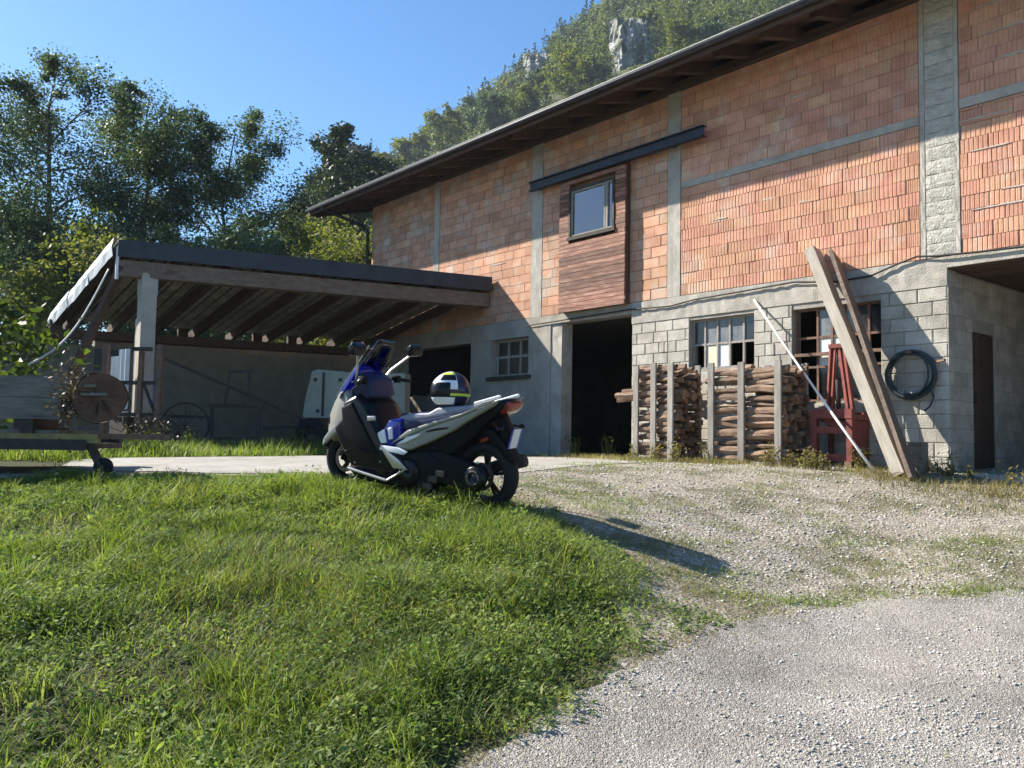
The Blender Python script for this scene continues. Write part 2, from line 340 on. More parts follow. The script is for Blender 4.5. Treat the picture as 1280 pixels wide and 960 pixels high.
def groundmat():
    m = bpy.data.materials.new('soil_and_gravel'); m.use_nodes = True; n = m.node_tree; L = n.links; b = n.nodes["Principled BSDF"]
    b.inputs["Roughness"].default_value = .95; b.inputs["Specular IOR Level"].default_value = .15
    g = n.nodes.new("ShaderNodeNewGeometry").outputs["Position"]
    def noise(s, d=6, r=.6):
        q = n.nodes.new("ShaderNodeTexNoise"); q.inputs["Scale"].default_value = s; q.inputs["Detail"].default_value = d; q.inputs["Roughness"].default_value = r; L.new(g, q.inputs["Vector"]); return q.outputs["Fac"]
    def ramp(x, *st):
        q = n.nodes.new("ShaderNodeValToRGB"); e = q.color_ramp.elements
        while len(e) < len(st): e.new(.5)
        for k, (p, c) in enumerate(st): e[k].position = p; e[k].color = (*c, 1)
        L.new(x, q.inputs[0]); return q.outputs[0]
    def mix(fac, a, c):
        q = n.nodes.new("ShaderNodeMixRGB"); L.new(fac, q.inputs[0]); L.new(a, q.inputs[1]); L.new(c, q.inputs[2]); return q.outputs[0]
    vo = n.nodes.new("ShaderNodeTexVoronoi"); vo.inputs["Scale"].default_value = 38; L.new(g, vo.inputs["Vector"])
    bw = n.nodes.new("ShaderNodeSeparateColor"); L.new(vo.outputs["Color"], bw.inputs[0])
    stone = ramp(bw.outputs[0], (.0, (.16, .14, .11)), (.45, (.31, .275, .225)), (.85, (.45, .415, .355)), (1, (.60, .57, .51)))
    sand = ramp(noise(9), (.3, (.23, .19, .135)), (.7, (.39, .34, .265)))
    grav = mix(ramp(noise(2.2), (.40, (.25,) * 3), (.62, (.85,) * 3)), sand, stone)
    moss = ramp(noise(30), (.3, (.06, .065, .025)), (.7, (.14, .13, .055)))
    grav = mix(ramp(noise(1.3, 8, .72), (.47, (0,) * 3), (.60, (.8,) * 3)), grav, moss)
    soil = ramp(noise(14), (.3, (.030, .034, .014)), (.7, (.07, .072, .032)))
    at = n.nodes.new("ShaderNodeAttribute"); at.attribute_name = 'gravel'
    sm = n.nodes.new("ShaderNodeMath"); sm.operation = 'MULTIPLY_ADD'; sm.inputs[1].default_value = .8; L.new(noise(6), sm.inputs[0]); 
    s2 = n.nodes.new("ShaderNodeMath"); s2.operation = 'SUBTRACT'; s2.inputs[1].default_value = .4; L.new(at.outputs["Fac"], s2.inputs[0]); L.new(s2.outputs[0], sm.inputs[2])
    col = mix(ramp(sm.outputs[0], (.4, (0,) * 3), (.6, (1,) * 3)), soil, grav)
    L.new(col, b.inputs["Base Color"])
    bp = n.nodes.new("ShaderNodeBump"); bp.inputs["Strength"].default_value = .9; bp.inputs["Distance"].default_value = .012
    hm = n.nodes.new("ShaderNodeMath"); hm.operation = 'SUBTRACT'; L.new(noise(45, 6), hm.inputs[0]); L.new(vo.outputs["Distance"], hm.inputs[1])
    L.new(hm.outputs[0], bp.inputs["Height"]); L.new(bp.outputs[0], b.inputs["Normal"]); return m
gr = npmesh('ground', v, f, groundmat(), smooth=True); tag(gr, kind='structure')
sg = sdf(GX, GY, GRASS); ss = sdf(GX, GY, STRIP)
sg = sg - np.clip(GX / np.maximum(GY, 1) / .15, 0, 1) * np.clip((GY - 5.0) / 1.5, 0, 1) * (.75 + .6 * vnoise(GX, GY, 3.5, 23))
gv = 1 - np.clip(np.maximum(sg, ss) / .5 + .5, 0, 1)
gv = np.where((GY > 17.5) | (GX < -12) | (GX > 14), 0, gv)
gr.data.attributes.new('gravel', 'FLOAT', 'POINT').data.foreach_set('value', gv.astype(np.float32).ravel())

def ruled(name, A, B, n, m, lift, mt, jit=0.):
    """sheet between two polylines, laid over the terrain"""
    def resample(Pl, n):
        Pl = np.array(Pl, float); d = np.r_[0, np.cumsum(np.hypot(*np.diff(Pl, axis=0).T))]
        t = np.linspace(0, d[-1], n); return np.stack([np.interp(t, d, Pl[:, 0]), np.interp(t, d, Pl[:, 1])], -1)
    a = resample(A, n); b = resample(B, n)
    if jit: 
        q = np.linspace(0, 1, n); a = a + jit * np.stack([np.sin(q * 90) + np.sin(q * 190) + np.sin(q * 433 + 1), np.cos(q * 77) + np.cos(q * 231) + np.sin(q * 517)], -1) * .6
    t = (np.linspace(0, 1, m) ** 1.4)[None, :, None]
    p = a[:, None] * (1 - t) + b[:, None] * t
    z = terr(p[..., 0], p[..., 1]) + lift
    v = np.concatenate([p, z[..., None]], -1).reshape(-1, 3); i = np.arange(n * m).reshape(n, m)
    f = np.stack([i[:-1, :-1], i[1:, :-1], i[1:, 1:], i[:-1, 1:]], -1).reshape(-1, 4)
    o = npmesh(name, v, f, mt, smooth=True); return tag(o, kind='structure')
def roadmat():
    m = bpy.data.materials.new('worn_gravelled_asphalt'); m.use_nodes = True; n = m.node_tree; L = n.links; b = n.nodes["Principled BSDF"]
    b.inputs["Roughness"].default_value = .92; b.inputs["Specular IOR Level"].default_value = .15
    g = n.nodes.new("ShaderNodeNewGeometry").outputs["Position"]
    def vor(s):
        v = n.nodes.new("ShaderNodeTexVoronoi"); v.inputs["Scale"].default_value = s; L.new(g, v.inputs["Vector"]); c = n.nodes.new("ShaderNodeSeparateColor"); L.new(v.outputs["Color"], c.inputs[0]); return c.outputs[0], v.outputs["Distance"]
    def noise(s, d=7, r=.68):
        q = n.nodes.new("ShaderNodeTexNoise"); q.inputs["Scale"].default_value = s; q.inputs["Detail"].default_value = d; q.inputs["Roughness"].default_value = r; L.new(g, q.inputs["Vector"]); return q.outputs["Fac"]
    def ramp(x, *st):
        q = n.nodes.new("ShaderNodeValToRGB"); e = q.color_ramp.elements
        while len(e) < len(st): e.new(.5)
        for k, (p, c) in enumerate(st): e[k].position = p; e[k].color = (c * 1.03, c * .985, c * .92, 1)
        L.new(x, q.inputs[0]); return q.outputs[0]
    def mix(f, a, c, mode='MIX'):
        q = n.nodes.new("ShaderNodeMixRGB"); q.blend_type = mode
        if isinstance(f, float): q.inputs[0].default_value = f
        else: L.new(f, q.inputs[0])
        L.new(a, q.inputs[1]); L.new(c, q.inputs[2]); return q.outputs[0]
    c1, d1 = vor(58); c2, d2 = vor(125)
    big = ramp(c1, (0, .19), (.5, .34), (.85, .50), (1, .70)); small = ramp(c2, (0, .18), (.5, .31), (.9, .43), (1, .56))
    binder = ramp(noise(22), (.3, .22), (.7, .36))
    cov = n.nodes.new("ShaderNodeValToRGB"); cov.color_ramp.elements[0].position = .42; cov.color_ramp.elements[1].position = .58; L.new(noise(7, 5), cov.inputs[0])
    gap = n.nodes.new("ShaderNodeValToRGB"); gap.color_ramp.elements[0].position = .42; gap.color_ramp.elements[1].position = .62; gap.color_ramp.elements[0].color = (1, 1, 1, 1); gap.color_ramp.elements[1].color = (0, 0, 0, 1); L.new(d1, gap.inputs[0])
    col = mix(gap.outputs[0], binder, mix(cov.outputs[0], small, big))
    col = mix(1.0, col, ramp(noise(1.1, 8), (.3, .60), (.5, .95), (.7, 1.25)), 'MULTIPLY')
    L.new(col, b.inputs["Base Color"])
    bp = n.nodes.new("ShaderNodeBump"); bp.inputs["Strength"].default_value = .8; bp.inputs["Distance"].default_value = .010
    ad = n.nodes.new("ShaderNodeMath"); ad.operation = 'ADD'; L.new(d1, ad.inputs[0]); L.new(d2, ad.inputs[1])
    iv = n.nodes.new("ShaderNodeMath"); iv.operation = 'SUBTRACT'; L.new(noise(14, 6), iv.inputs[0]); L.new(ad.outputs[0], iv.inputs[1])
    L.new(iv.outputs[0], bp.inputs["Height"]); L.new(bp.outputs[0], b.inputs["Normal"]); return m
ROADM = roadmat()
ruled('gravel_road', ROAD_E, [(x + 14, y - 9) for x, y in ROAD_E], 220, 60, .010, ROADM, .04)
ruled('path', PATH_LO, PATH_UP, 120, 20, .008, mat('pale_concrete_path', (.30, .285, .25), (.42, .40, .36), 3, .95, .5, 60, coord='world', c3=(.22, .20, .15), s3=1.2, t3=(.5, .7)))

# loose stones: nobody could count them
def stones(n, reg, smin, smax):
    x = RNG.uniform(reg[0], reg[1], n * 3); y = reg[2] + (reg[3] - reg[2]) * RNG.random(n * 3) ** 1.35
    return x, y
def scatter_stones(name, X, Y, S, mt, lift):
    base = np.array([(1, 0, 0), (0, 1, 0), (-1, 0, 0), (0, -1, 0), (0, 0, .8), (0, 0, -.6)], float)
    fc = np.array([(0, 1, 4), (1, 2, 4), (2, 3, 4), (3, 0, 4), (1, 0, 5), (2, 1, 5), (3, 2, 5), (0, 3, 5)])
    n = len(X); a = RNG.uniform(0, 6.28, n); vs = base[None] * RNG.uniform(.6, 1.25, (n, 6, 1)) * S[:, None, None]
    c, s = np.cos(a)[:, None], np.sin(a)[:, None]; vx = vs[..., 0] * c - vs[..., 1] * s; vy = vs[..., 0] * s + vs[..., 1] * c
    v = np.stack([vx + X[:, None], vy + Y[:, None], vs[..., 2] * .7 + (terr(X, Y) + lift)[:, None] + S[:, None] * .15], -1).reshape(-1, 3)
    f = (fc[None] + (np.arange(n) * 6)[:, None, None]).reshape(-1, 3)
    return tag(npmesh(name, v, f, mt), kind='stuff')
M['stone'] = mat('road_stone', (.34, .325, .29), (.54, .52, .475), 20, .9, 0, island=.45, coord='world')
x = RNG.uniform(-1, 5.5, 60000); y = 3.6 + 4.6 * RNG.random(60000) ** 1.2
k = sdf(x, y, ROAD) > .0
k &= RNG.random(len(x)) < np.clip(.5 + .9 * vnoise(x, y, 1.7, 91), .12, 1)
x, y = x[k][:24000], y[k][:24000]
o = scatter_stones('loose_road_gravel', x, y, np.minimum(RNG.gamma(1.6, .0024, len(x)) + .0022, .017), M['stone'], .010); tag(o, 'loose grey stones strewn over the worn gravel road', 'gravel')
M['ystone'] = mat('yard_stone', (.36, .335, .285), (.57, .545, .48), 20, .9, 0, island=.4, coord='world')
x = RNG.uniform(-.5, 8, 60000); y = RNG.uniform(5.5, 13.5, 60000)
k = (sdf(x, y, GRASS) < .1) & (sdf(x, y, ROAD) < 0) & (x / y < .68) & (vnoise(x, y, 1.6, 3) > -.5)
x, y = x[k][:17000], y[k][:17000]
o = scatter_stones('yard_gravel', x, y, np.minimum(RNG.gamma(2., .0035, len(x)) + .003, .026), M['ystone'], .0); tag(o, 'pale gravel stones over the yard before the barn', 'gravel')
# ------------------------------------------------------------------ barn
barn = root('barn', P0, BROT, 'long unplastered terracotta block barn with concrete pillars and dark overhanging eave', 'barn')
WT = 8.02   # top of brickwork
upper = MB().box(-4, 15.93, -.30, -.014, 4.18, WT).build('brick_wall', M['mortar'], barn)
def ribbed():
    b = MB(); xs = []; ys = []; n = 6
    for i in range(n):
        a = -.5 + i / n; c = a + 1 / n
        xs += [a + .002, a + .03, c - .03, c - .002]; ys += [-.007, 0, 0, -.007]
    xs[0] = -.5; xs[-1] = .5; k = len(xs); vs = []
    for z in (-.5, .5): vs += [(x, y, z) for x, y in zip(xs, ys)]
    fs = [(i, i + 1, i + 1 + k, i + k) for i in range(k - 1)]
    for z in (0, 1):
        o = len(vs); vs += [(-.5, -.1, -.5 + z), (.5, -.1, -.5 + z)]
        fs.append(tuple([z * k + i for i in range(k)] + [o + 1, o]))
    o = 2 * k; fs += [(0, k, o + 2, o), (k - 1, o + 1, o + 3, 2 * k - 1)]
    return b.add(vs, fs).mesh('ribbed_brick', M['brick'])
def plain(name, m, d=.1, ch=.02):
    b = MB(); vs = [(-.5, -d, -.5), (.5, -d, -.5), (.5, -d, .5), (-.5, -d, .5), (-.5, -.006, -.5), (.5, -.006, -.5), (.5, -.006, .5), (-.5, -.006, .5),
                    (-.5 + ch, 0, -.5 + ch), (.5 - ch, 0, -.5 + ch), (.5 - ch, 0, .5 - ch), (-.5 + ch, 0, .5 - ch)]
    fs = [(0, 1, 5, 4), (1, 2, 6, 5), (2, 3, 7, 6), (3, 0, 4, 7), (4, 5, 9, 8), (5, 6, 10, 9), (6, 7, 11, 10), (7, 4, 8, 11), (8, 9, 10, 11)]
    return b.add(vs, fs).mesh(name, m)
RIB = ribbed(); PLB = plain('plain_brick', M['brick2']); BLK = plain('concrete_block', M['block'], .1, .03)
rr = random.Random(3)
def course_fill(s0, s1, z0, z1, ch=.2, L0=.40, half=.5, skip=(), gap=.012, vgap=None):
    """list of (sc, zc, length, height) laid in running bond, cut at openings"""
    out = []; k = 0; z = z0
    while z < z1 - .03:
        h = min(ch, z1 - z) - gap; s = s0; first = True
        while s < s1 - .02:
            L = L0 * (half if (first and k % 2) else 1) * rr.choice((1, 1, 1, 1, .8, 1))
            first = False; e = min(s + L, s1); segs = [(s, e)]
            for a, b, c, d in skip:
                if z + h > c and z < d:
                    segs = [q for x, y in segs for q in ((x, min(y, a)), (max(x, b), y)) if q[1] - q[0] > .03]
            for x, y in segs: out.append(((x + y) / 2, z + h / 2, y - x - (vgap or gap), h))
            s = e
        z += ch; k += 1
    return out
bricks = []
for a, b, z0, z1, me in ((-3.9, -.20, 4.20, 6.24, RIB), (-3.9, -.20, 6.39, WT, RIB), (.37, 4.78, 4.20, 6.17, RIB), (.37, 4.78, 6.30, WT, RIB),
                         (5.10, 8.62, 4.20, WT, PLB), (9.0, 12.57, 4.20, WT, PLB), (12.82, 15.93, 4.20, WT, PLB)):
    bricks += [(q, me) for q in course_fill(a, b, z0, z1, gap=.008 if me is RIB else .011)]
vis = [x for x in bricks if -1.35 < x[0][0] and not (6.1 < x[0][0] < 7.8 and x[0][1] < 6.9)]
vis.sort(key=lambda x: (W(x[0][0], 0, x[0][1]) - Vector((0, 0, 1.5))).length)
singles = vis[:300]; ids = set(map(id, singles)); rest = [x for x in bricks if id(x) not in ids]
for (s, z, L, h), me in singles:
    inst('brick', me, upper, (s, rr.uniform(-.006, .006), z), (rr.uniform(-.012, .012), rr.uniform(-.006, .006), rr.uniform(-.012, .012)), (L, 1, h))
b = MB(); 
for (s, z, L, h), me in rest:
    b.cur = int(me is PLB); y = rr.uniform(-.003, .003); x0, x1, z0, z1 = s - L / 2, s + L / 2, z - h / 2, z + h / 2
    o = [(x0, -.05, z0), (x1, -.05, z0), (x1, -.05, z1), (x0, -.05, z1), (x0, y, z0), (x1, y, z0), (x1, y, z1), (x0, y, z1)]
    b.add(o, [(0, 1, 5, 4), (1, 2, 6, 5), (2, 3, 7, 6), (3, 0, 4, 7), (4, 5, 6, 7)])
tag(b.build('brick_mass', [M['brick'], M['brick2']], upper, fix=False), kind='stuff')
# mortar squeezed out of the bed joints, where the photograph shows pale patches
for s, z, L in [(-.6, 5.6, .5), (-.75, 4.78, .8), (-.5, 6.05, .9), (-.9, 4.99, .35), (3.9, 5.45, .3), (2.9, 5.6, .3), (2.2, 5.42, .25), (10.2, 5.55, .6), (10.9, 5.2, .5), (11.6, 5.35, .4), (9.5, 5.0, .4), (10.5, 4.8, .3), (2.3, 7.2, .4), (-.8, 7.2, .6), (-.7, 7.6, .5), (-1., 6.8, .7)]:
    k = max(4, int(L / .05)); b = MB(); vs = []
    for j in range(k + 1):
        x = s - L / 2 + L * j / k; e = math.sin(math.pi * (j + .3) / (k + .6)) ** .5; u_, d_ = (.004 + rr.uniform(.004, .026)) * e, (.004 + rr.uniform(.004, .03)) * e
        vs += [(x, -.02, z + u_), (x, .003 + rr.uniform(0, .004), z + u_ * .7), (x, .006 + rr.uniform(0, .004), z - d_ * .3), (x, -.02, z - d_)]
    b.add(vs, [(4 * j + i, 4 * j + i + 1, 4 * j + i + 5, 4 * j + i + 4) for j in range(k) for i in range(3)]).build('mortar_smear', M['smear'], upper, fix=False)
def rough_slab(name, x0, x1, z0, z1, y, m, nx=6, nz=20, amp=.008, parent=barn, depth=.3, y_in=None):
    """concrete face cast against boards: a slab whose front is a jittered grid"""
    vs = []; fs = []
    for k in range(nz + 1):
        for i in range(nx + 1):
            e = i in (0, nx) or k in (0, nz)
            vs.append((x0 + (x1 - x0) * i / nx + (0 if i in (0, nx) else rr.uniform(-.1, .1) * (x1 - x0) / nx), y + rr.uniform(-amp, amp) * (.5 if e else 1), z0 + (z1 - z0) * k / nz))
    for k in range(nz):
        for i in range(nx):
            a = k * (nx + 1) + i; fs.append((a, a + 1, a + nx + 2, a + nx + 1))
    o = len(vs); yb = y - depth
    vs += [(x0, yb, z0), (x1, yb, z0), (x1, yb, z1), (x0, yb, z1)]
    bot = list(range(nx + 1)); top = [nz * (nx + 1) + i for i in range(nx + 1)]
    fs += [tuple(bot[::-1] + [o, o + 1]), tuple(top + [o + 2, o + 3])]
    lf = [k * (nx + 1) for k in range(nz + 1)]; rt = [k * (nx + 1) + nx for k in range(nz + 1)]
    fs += [tuple(lf + [o + 3, o]), tuple(rt[::-1] + [o + 1, o + 2]), (o, o + 3, o + 2, o + 1)]
    return MB().add(vs, fs).build(name, m, parent)
for a, b_ in ((4.79, 5.09), (8.63, 8.99), (12.58, 12.81)):
    rough_slab('concrete_pillar', a, b_, 4.19, WT, .008, M['concrete'], 4, 30, .005)
big = MB().box(-.19, .36, -.3, -.03, 4.19, WT).build('concrete_pillar', M['concrete'], barn)
for a, b_ in ((-.19, -.13), (.29, .36)): rough_slab('concrete_edge', a, b_, 4.2, WT, .006, M['concrete'], 2, 40, .006, big, .05)
for k in range(19):
    z = 4.2 + k * .2
    bm = MB(); vs = []; fs = []; nx, nz = 7, 5
    for j in range(nz + 1):
        for i in range(nx + 1):
            e = i in (0, nx) or j in (0, nz)
            vs.append((-.125 + .41 * i / nx + (0 if e else rr.uniform(-.015, .015)), .0 if e else rr.uniform(.002, .013), z + .003 + .192 * j / nz + (rr.uniform(-.007, .003) if e else rr.uniform(-.01, .01))))
    for j in range(nz):
        for i in range(nx): a = j * (nx + 1) + i; fs.append((a, a + 1, a + nx + 2, a + nx + 1))
    bot = list(range(nx + 1)); top = [nz * (nx + 1) + i for i in range(nx + 1)]; o = len(vs)
    vs += [(-.125, -.04, z + .006), (.285, -.04, z + .006), (.285, -.04, z + .189), (-.125, -.04, z + .189)]
    fs += [tuple(bot[::-1] + [o, o + 1]), tuple(top + [o + 2, o + 3]), tuple([j * (nx + 1) for j in range(nz + 1)] + [o + 3, o]), tuple([j * (nx + 1) + nx for j in range(nz, -1, -1)] + [o + 1, o + 2])]
    bm.add(vs, fs).build('rough_block', M['splitblock'], big)
rough_slab('concrete_band', .37, 4.77, 6.175, 6.295, .004, M['concrete'], 40, 2, .003, depth=.05)
rough_slab('concrete_band', -3.9, -.2, 6.25, 6.385, .004, M['concrete'], 30, 2, .003, depth=.05)
# ring beam above the ground floor
rough_slab('ring_beam', 0.0, 5.97, 3.78, 4.185, .010, M['concrete'], 60, 4, .008)
rough_slab('ring_beam', -4.0, -.002, 4.03, 4.185, .014, M['concrete'], 40, 2, .006)
rough_slab('ring_beam', 5.975, 9.0, 3.98, 4.185, .016, M['plaster'], 30, 3, .005)
rough_slab('ring_beam', 9.003, 15.93, 3.80, 4.185, .012, M['plaster'], 30, 3, .005)
# ground floor of concrete blocks with openings
W1 = (3.2, 4.57, 2.83, 3.72); W2 = (.98, 2.47, 2.2, 3.69)
low = MB()
for x0, x1, z0, z1 in ((0, .98, 1, 3.78), (.98, 2.47, 1, 2.2), (.98, 2.47, 3.69, 3.78), (2.47, 3.2, 1, 3.78), (3.2, 4.57, 1, 2.83), (3.2, 4.57, 3.72, 3.78), (4.57, 5.97, 1, 3.78)):
    low.box(x0, x1, -.25, -.014, z0, z1)
lw = low.build('block_wall', M['blockmortar'], barn)
for s, z, L, h in course_fill(0.0, 5.97, 1.18, 3.775, .2, .42, .5, (W1, W2), .012, .016):
    inst('concrete_block', BLK, lw, (s, rr.uniform(-.004, .005), z), (0, rr.uniform(-.005, .005), 0), (L, 1, h))
for k in range(26):       # mortar-filled slots between blocks
    s = rr.uniform(.08, 5.8); z = 1.28 + .2 * rr.randrange(12)
    if any(a - .1 < s < b_ + .1 and c - .15 < z < d + .1 for a, b_, c, d in (W1, W2)): continue
    MB().box(s - .03, s + .03, -.02, .012, z - .09, z + .09).build('mortar_slot', M['smear'], lw)
# west part, in the shade of the lean-to
rough_slab('concrete_pier', 7.95, 8.28, 1.1, 3.975, .006, M['concrete'], 4, 20, .006)
rough_slab('concrete_pier', 8.283, 9.0, 1.1, 3.975, .03, M['plaster'], 6, 20, .006)
WB = (9.0, 10.35, 2.95, 3.80)
MB().box(9.0, 10.35, -.25, 0, 1.1, 2.95).box(10.351, 11.15, -.25, -.001, 1.1, 3.8).build('rendered_wall', M['plaster'], barn)
MB().box(14.25, 15.93, -.25, 0, 1.1, 3.8).build('rendered_wall', M['plaster'], barn)
rough_slab('window_sill', 8.9, 10.45, 2.86, 2.945, .09, M['iron'], 8, 1, .004, depth=.3)
fr = MB()
for x in (9.05, 9.48, 9.9, 10.3): fr.box(x - .03, x + .03, -.2, -.14, 2.95, 3.8)
for z in (2.98, 3.4, 3.77): fr.box(9.0, 10.35, -.195, -.145, z - .03, z + .03)
wn = fr.build('barred_window', M['greywood'], barn)
for x in (9.05, 9.48, 9.9): MB().box(x + .03, x + .39, -.175, -.17, 3.0, 3.75).build('pane', M['dirtyglass'], wn)
# opening west of it: half-open plank gate in shade
g = MB().box(11.15, 14.25, -.16, -.12, 1.2, 2.6).build('plank_gate', M['timber'], barn)
for k in range(14): MB().box(11.16 + k * .22, 11.36 + k * .22, -.12, -.10, 1.22, 2.6 + .02 * (k % 3)).build('plank', M['timber'], g)
# body of the building
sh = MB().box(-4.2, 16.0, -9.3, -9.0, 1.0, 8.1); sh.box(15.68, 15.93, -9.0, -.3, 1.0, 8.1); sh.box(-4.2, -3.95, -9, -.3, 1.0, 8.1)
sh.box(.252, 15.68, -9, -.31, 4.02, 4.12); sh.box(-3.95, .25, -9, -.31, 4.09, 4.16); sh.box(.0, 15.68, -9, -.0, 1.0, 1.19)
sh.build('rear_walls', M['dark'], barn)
MB().box(-3.95, -.002, -9, .05, 1.0, 1.16).build('passage_floor', M['concrete'], barn)
# dim things a few steps inside the dark doorway
for k, (x, y, w_, h_, m) in enumerate(((6.3, -2.0, .5, .9, 'cream'), (7.2, -2.6, .9, 1.4, 'timber'))):
    MB().box(x - w_ / 2, x + w_ / 2, y - .4, y, 1.19, 1.19 + h_).build('inner_cupboard', M[m], barn, bevel=.01)
    MB().box(x - w_ / 2 - .03, x + w_ / 2 + .03, y - .42, y + .02, 1.19 + h_ + .001, 1.23 + h_).build('cupboard_top', M['greywood'], barn)
# passage wall with door
pw = MB().box(.0, .25, -.76, -.26, 1.0, 4.0); pw.box(.0, .25, -9, -1.52, 1.0, 4.0); pw.box(.0, .25, -1.52, -.76, 3.2, 4.0)
pw = pw.build('passage_wall', M['blockmortar'], barn)
PBK = MB().add([(0, -.5, -.5), (0, .5, -.5), (0, .5, .5), (0, -.5, .5), (.08, -.5, -.5), (.08, .5, -.5), (.08, .5, .5), (.08, -.5, .5)], [(0, 1, 2, 3), (0, 4, 5, 1), (1, 5, 6, 2), (2, 6, 7, 3), (3, 7, 4, 0)]).mesh('passage_block', M['block'])
for s, z, L, h in course_fill(-4.2, 0.0, 1.18, 3.98, .2, .42, .5, ((-1.52, -.76, 1.0, 3.2),), .010): inst('concrete_block', PBK, pw, (-.006 + rr.uniform(-.003, .002), s, z), (0, 0, 0), (1, L, h))
door = MB().box(.05, .08, -1.51, -.77, 1.17, 3.19).build('passage_door', M['darkwood'], barn)
for k in range(5): MB().box(.018 + .004 * (k % 2), .05, -1.505 + k * .147, -1.505 + k * .147 + .14, 1.18, 3.18).build('plank', M['darkwood'], door)
MB().box(-.01, .02, -.86, -.80, 2.15, 2.32).tube([(-.05, -.83, 2.2), (-.05, -.83, 2.30)], .012).build('handle', M['iron'], door)
for k in range(22):
    MB().box(-3.94, -.003, -.02 - (k + 1) * .17, -.02 - k * .17 - .012, 4.006 + .004 * (k % 3), 4.03).build('ceiling_board', M['soffit'], barn)
# steel windows of the ground floor
def steel_window(o, vx, hz, panes, y=-.12, fm=None):
    a, b_, c, d = o; m = MB(); t = .018
    for x in [a + t] + vx + [b_ - t]: m.box(x - t, x + t, y - .03, y + .015, c + .002, d - .002)
    for z in [c + t] + hz + [d - t]: m.box(a + .002, b_ - .002, y - .026, y + .011, z - t, z + t)
    w_ = m.build('steel_window', fm or M['rust'], barn)
    xs = [a] + vx + [b_]; zs = [c] + hz + [d]
    for i in range(len(xs) - 1):
        for j in range(len(zs) - 1):
            p = panes.get((i, j), 'dirtyglass')
            if p: MB().box(xs[i] + t, xs[i + 1] - t, y - .012, y - .006, zs[j] + t, zs[j + 1] - t).build('pane', M[p], w_)
    return w_
steel_window(W1, [3.48, 3.77, 4.03, 4.3], [3.27], {(0, 0): None, (0, 1): 'dirtyglass', (1, 0): None, (2, 0): 'canvas', (3, 0): 'board', (4, 0): None, (1, 1): 'greypane', (2, 1): 'greypane', (3, 1): 'greypane'}, fm=M['frame'])
MB().box(3.2, 4.57, -.25, -.02, 2.78, 2.83).build('window_sill', M['concrete'], barn)
steel_window(W2, [1.22, 1.62, 1.83, 2.08], [2.75, 3.22], {(0, 1): None, (2, 1): 'canvas', (3, 1): 'canvas', (3, 2): 'greypane', (2, 2): 'greypane', (1, 1): None, (4, 1): None, (4, 2): None, (4, 0): None})
MB().box(.98, 2.47, -.08, -.02, 2.92, 2.97).build('window_bar', M['rust'], barn)
# sliding shutter with window, on a steel rail
rl = MB(); rl.box(4.08, 8.81, .215, .225, 6.93, 7.12); rl.box(4.08, 8.81, .16, .28, 7.105, 7.125); rl.box(4.08, 8.81, .16, .28, 6.925, 6.945)
rl.build('sliding_rail', M['steel'], barn)
for s in (4.9, 8.7): MB().box(s - .04, s + .04, 0, .22, 6.97, 7.09).build('rail_bracket', M['steel'], barn)
st = MB()
for x in (6.06, 6.7, 7.3, 7.86): st.box(x - .035, x + .035, .02, .13, 4.18, 6.92) if x in (6.06, 7.86) else st.box(x - .035, x + .035, .02, .13, 4.18, 5.66)
st = st.build('sliding_shutter', M['darkwood'], barn)
for k in range(31):
    z = 4.17 + k * .0885; h = .080
    segs = [(6.02, 7.9)]
    if z + h > 5.66 and z < 6.74: segs = [(6.02, 6.29), (7.61, 7.9)]
    for a, b_ in segs: MB().box(a + rr.uniform(-.006, .006), b_ + rr.uniform(-.006, .006), .132, .165 + rr.uniform(0, .010), z, z + h).build('plank', M['redboard'], st)
f_ = MB(); a, b_, c, d = 6.30, 7.60, 5.68, 6.72
f_.box(a, a + .05, .10, .19, c, d); f_.box(b_ - .05, b_, .10, .19, c, d); f_.box(a + .05, b_ - .05, .10, .188, d - .05, d); f_.box(a - .03, b_ + .03, .10, .21, c - .04, c + .03)
f_ = f_.build('window_frame', M['iron'], st)
fi = MB(); fi.box(6.50, 6.55, .11, .165, c + .03, d - .05); fi.box(6.56, 6.60, .112, .168, c + .03, d - .05); fi.box(6.35, 7.55, .112, .163, c + .03, c + .07); fi.box(7.51, 7.55, .112, .164, c + .07, d - .05)
fi.box(6.35, 7.51, .112, .1635, d - .09, d - .05); fi.box(6.35, 6.38, .112, .164, c + .07, d - .09)
fi.build('window_sash', M['greywood'], st)
MB().box(6.38, 6.5, .13, .134, c + .07, d - .09).build('pane', M['glass'], st)
MB().box(6.6, 7.51, .13, .134, c + .07, d - .09).build('pane', M['glass'], st)
cu = MB(); n = 40
vs = [(6.36 + 1.18 * i / n, .075 + .015 * math.sin(i * 1.3), z) for z in (c + .03, d - .03) for i in range(n + 1)]
cu.add(vs, [(i, i + 1, i + n + 2, i + n + 1) for i in range(n)]).build('curtain', M['canvas'], st, smooth=True, fix=False)
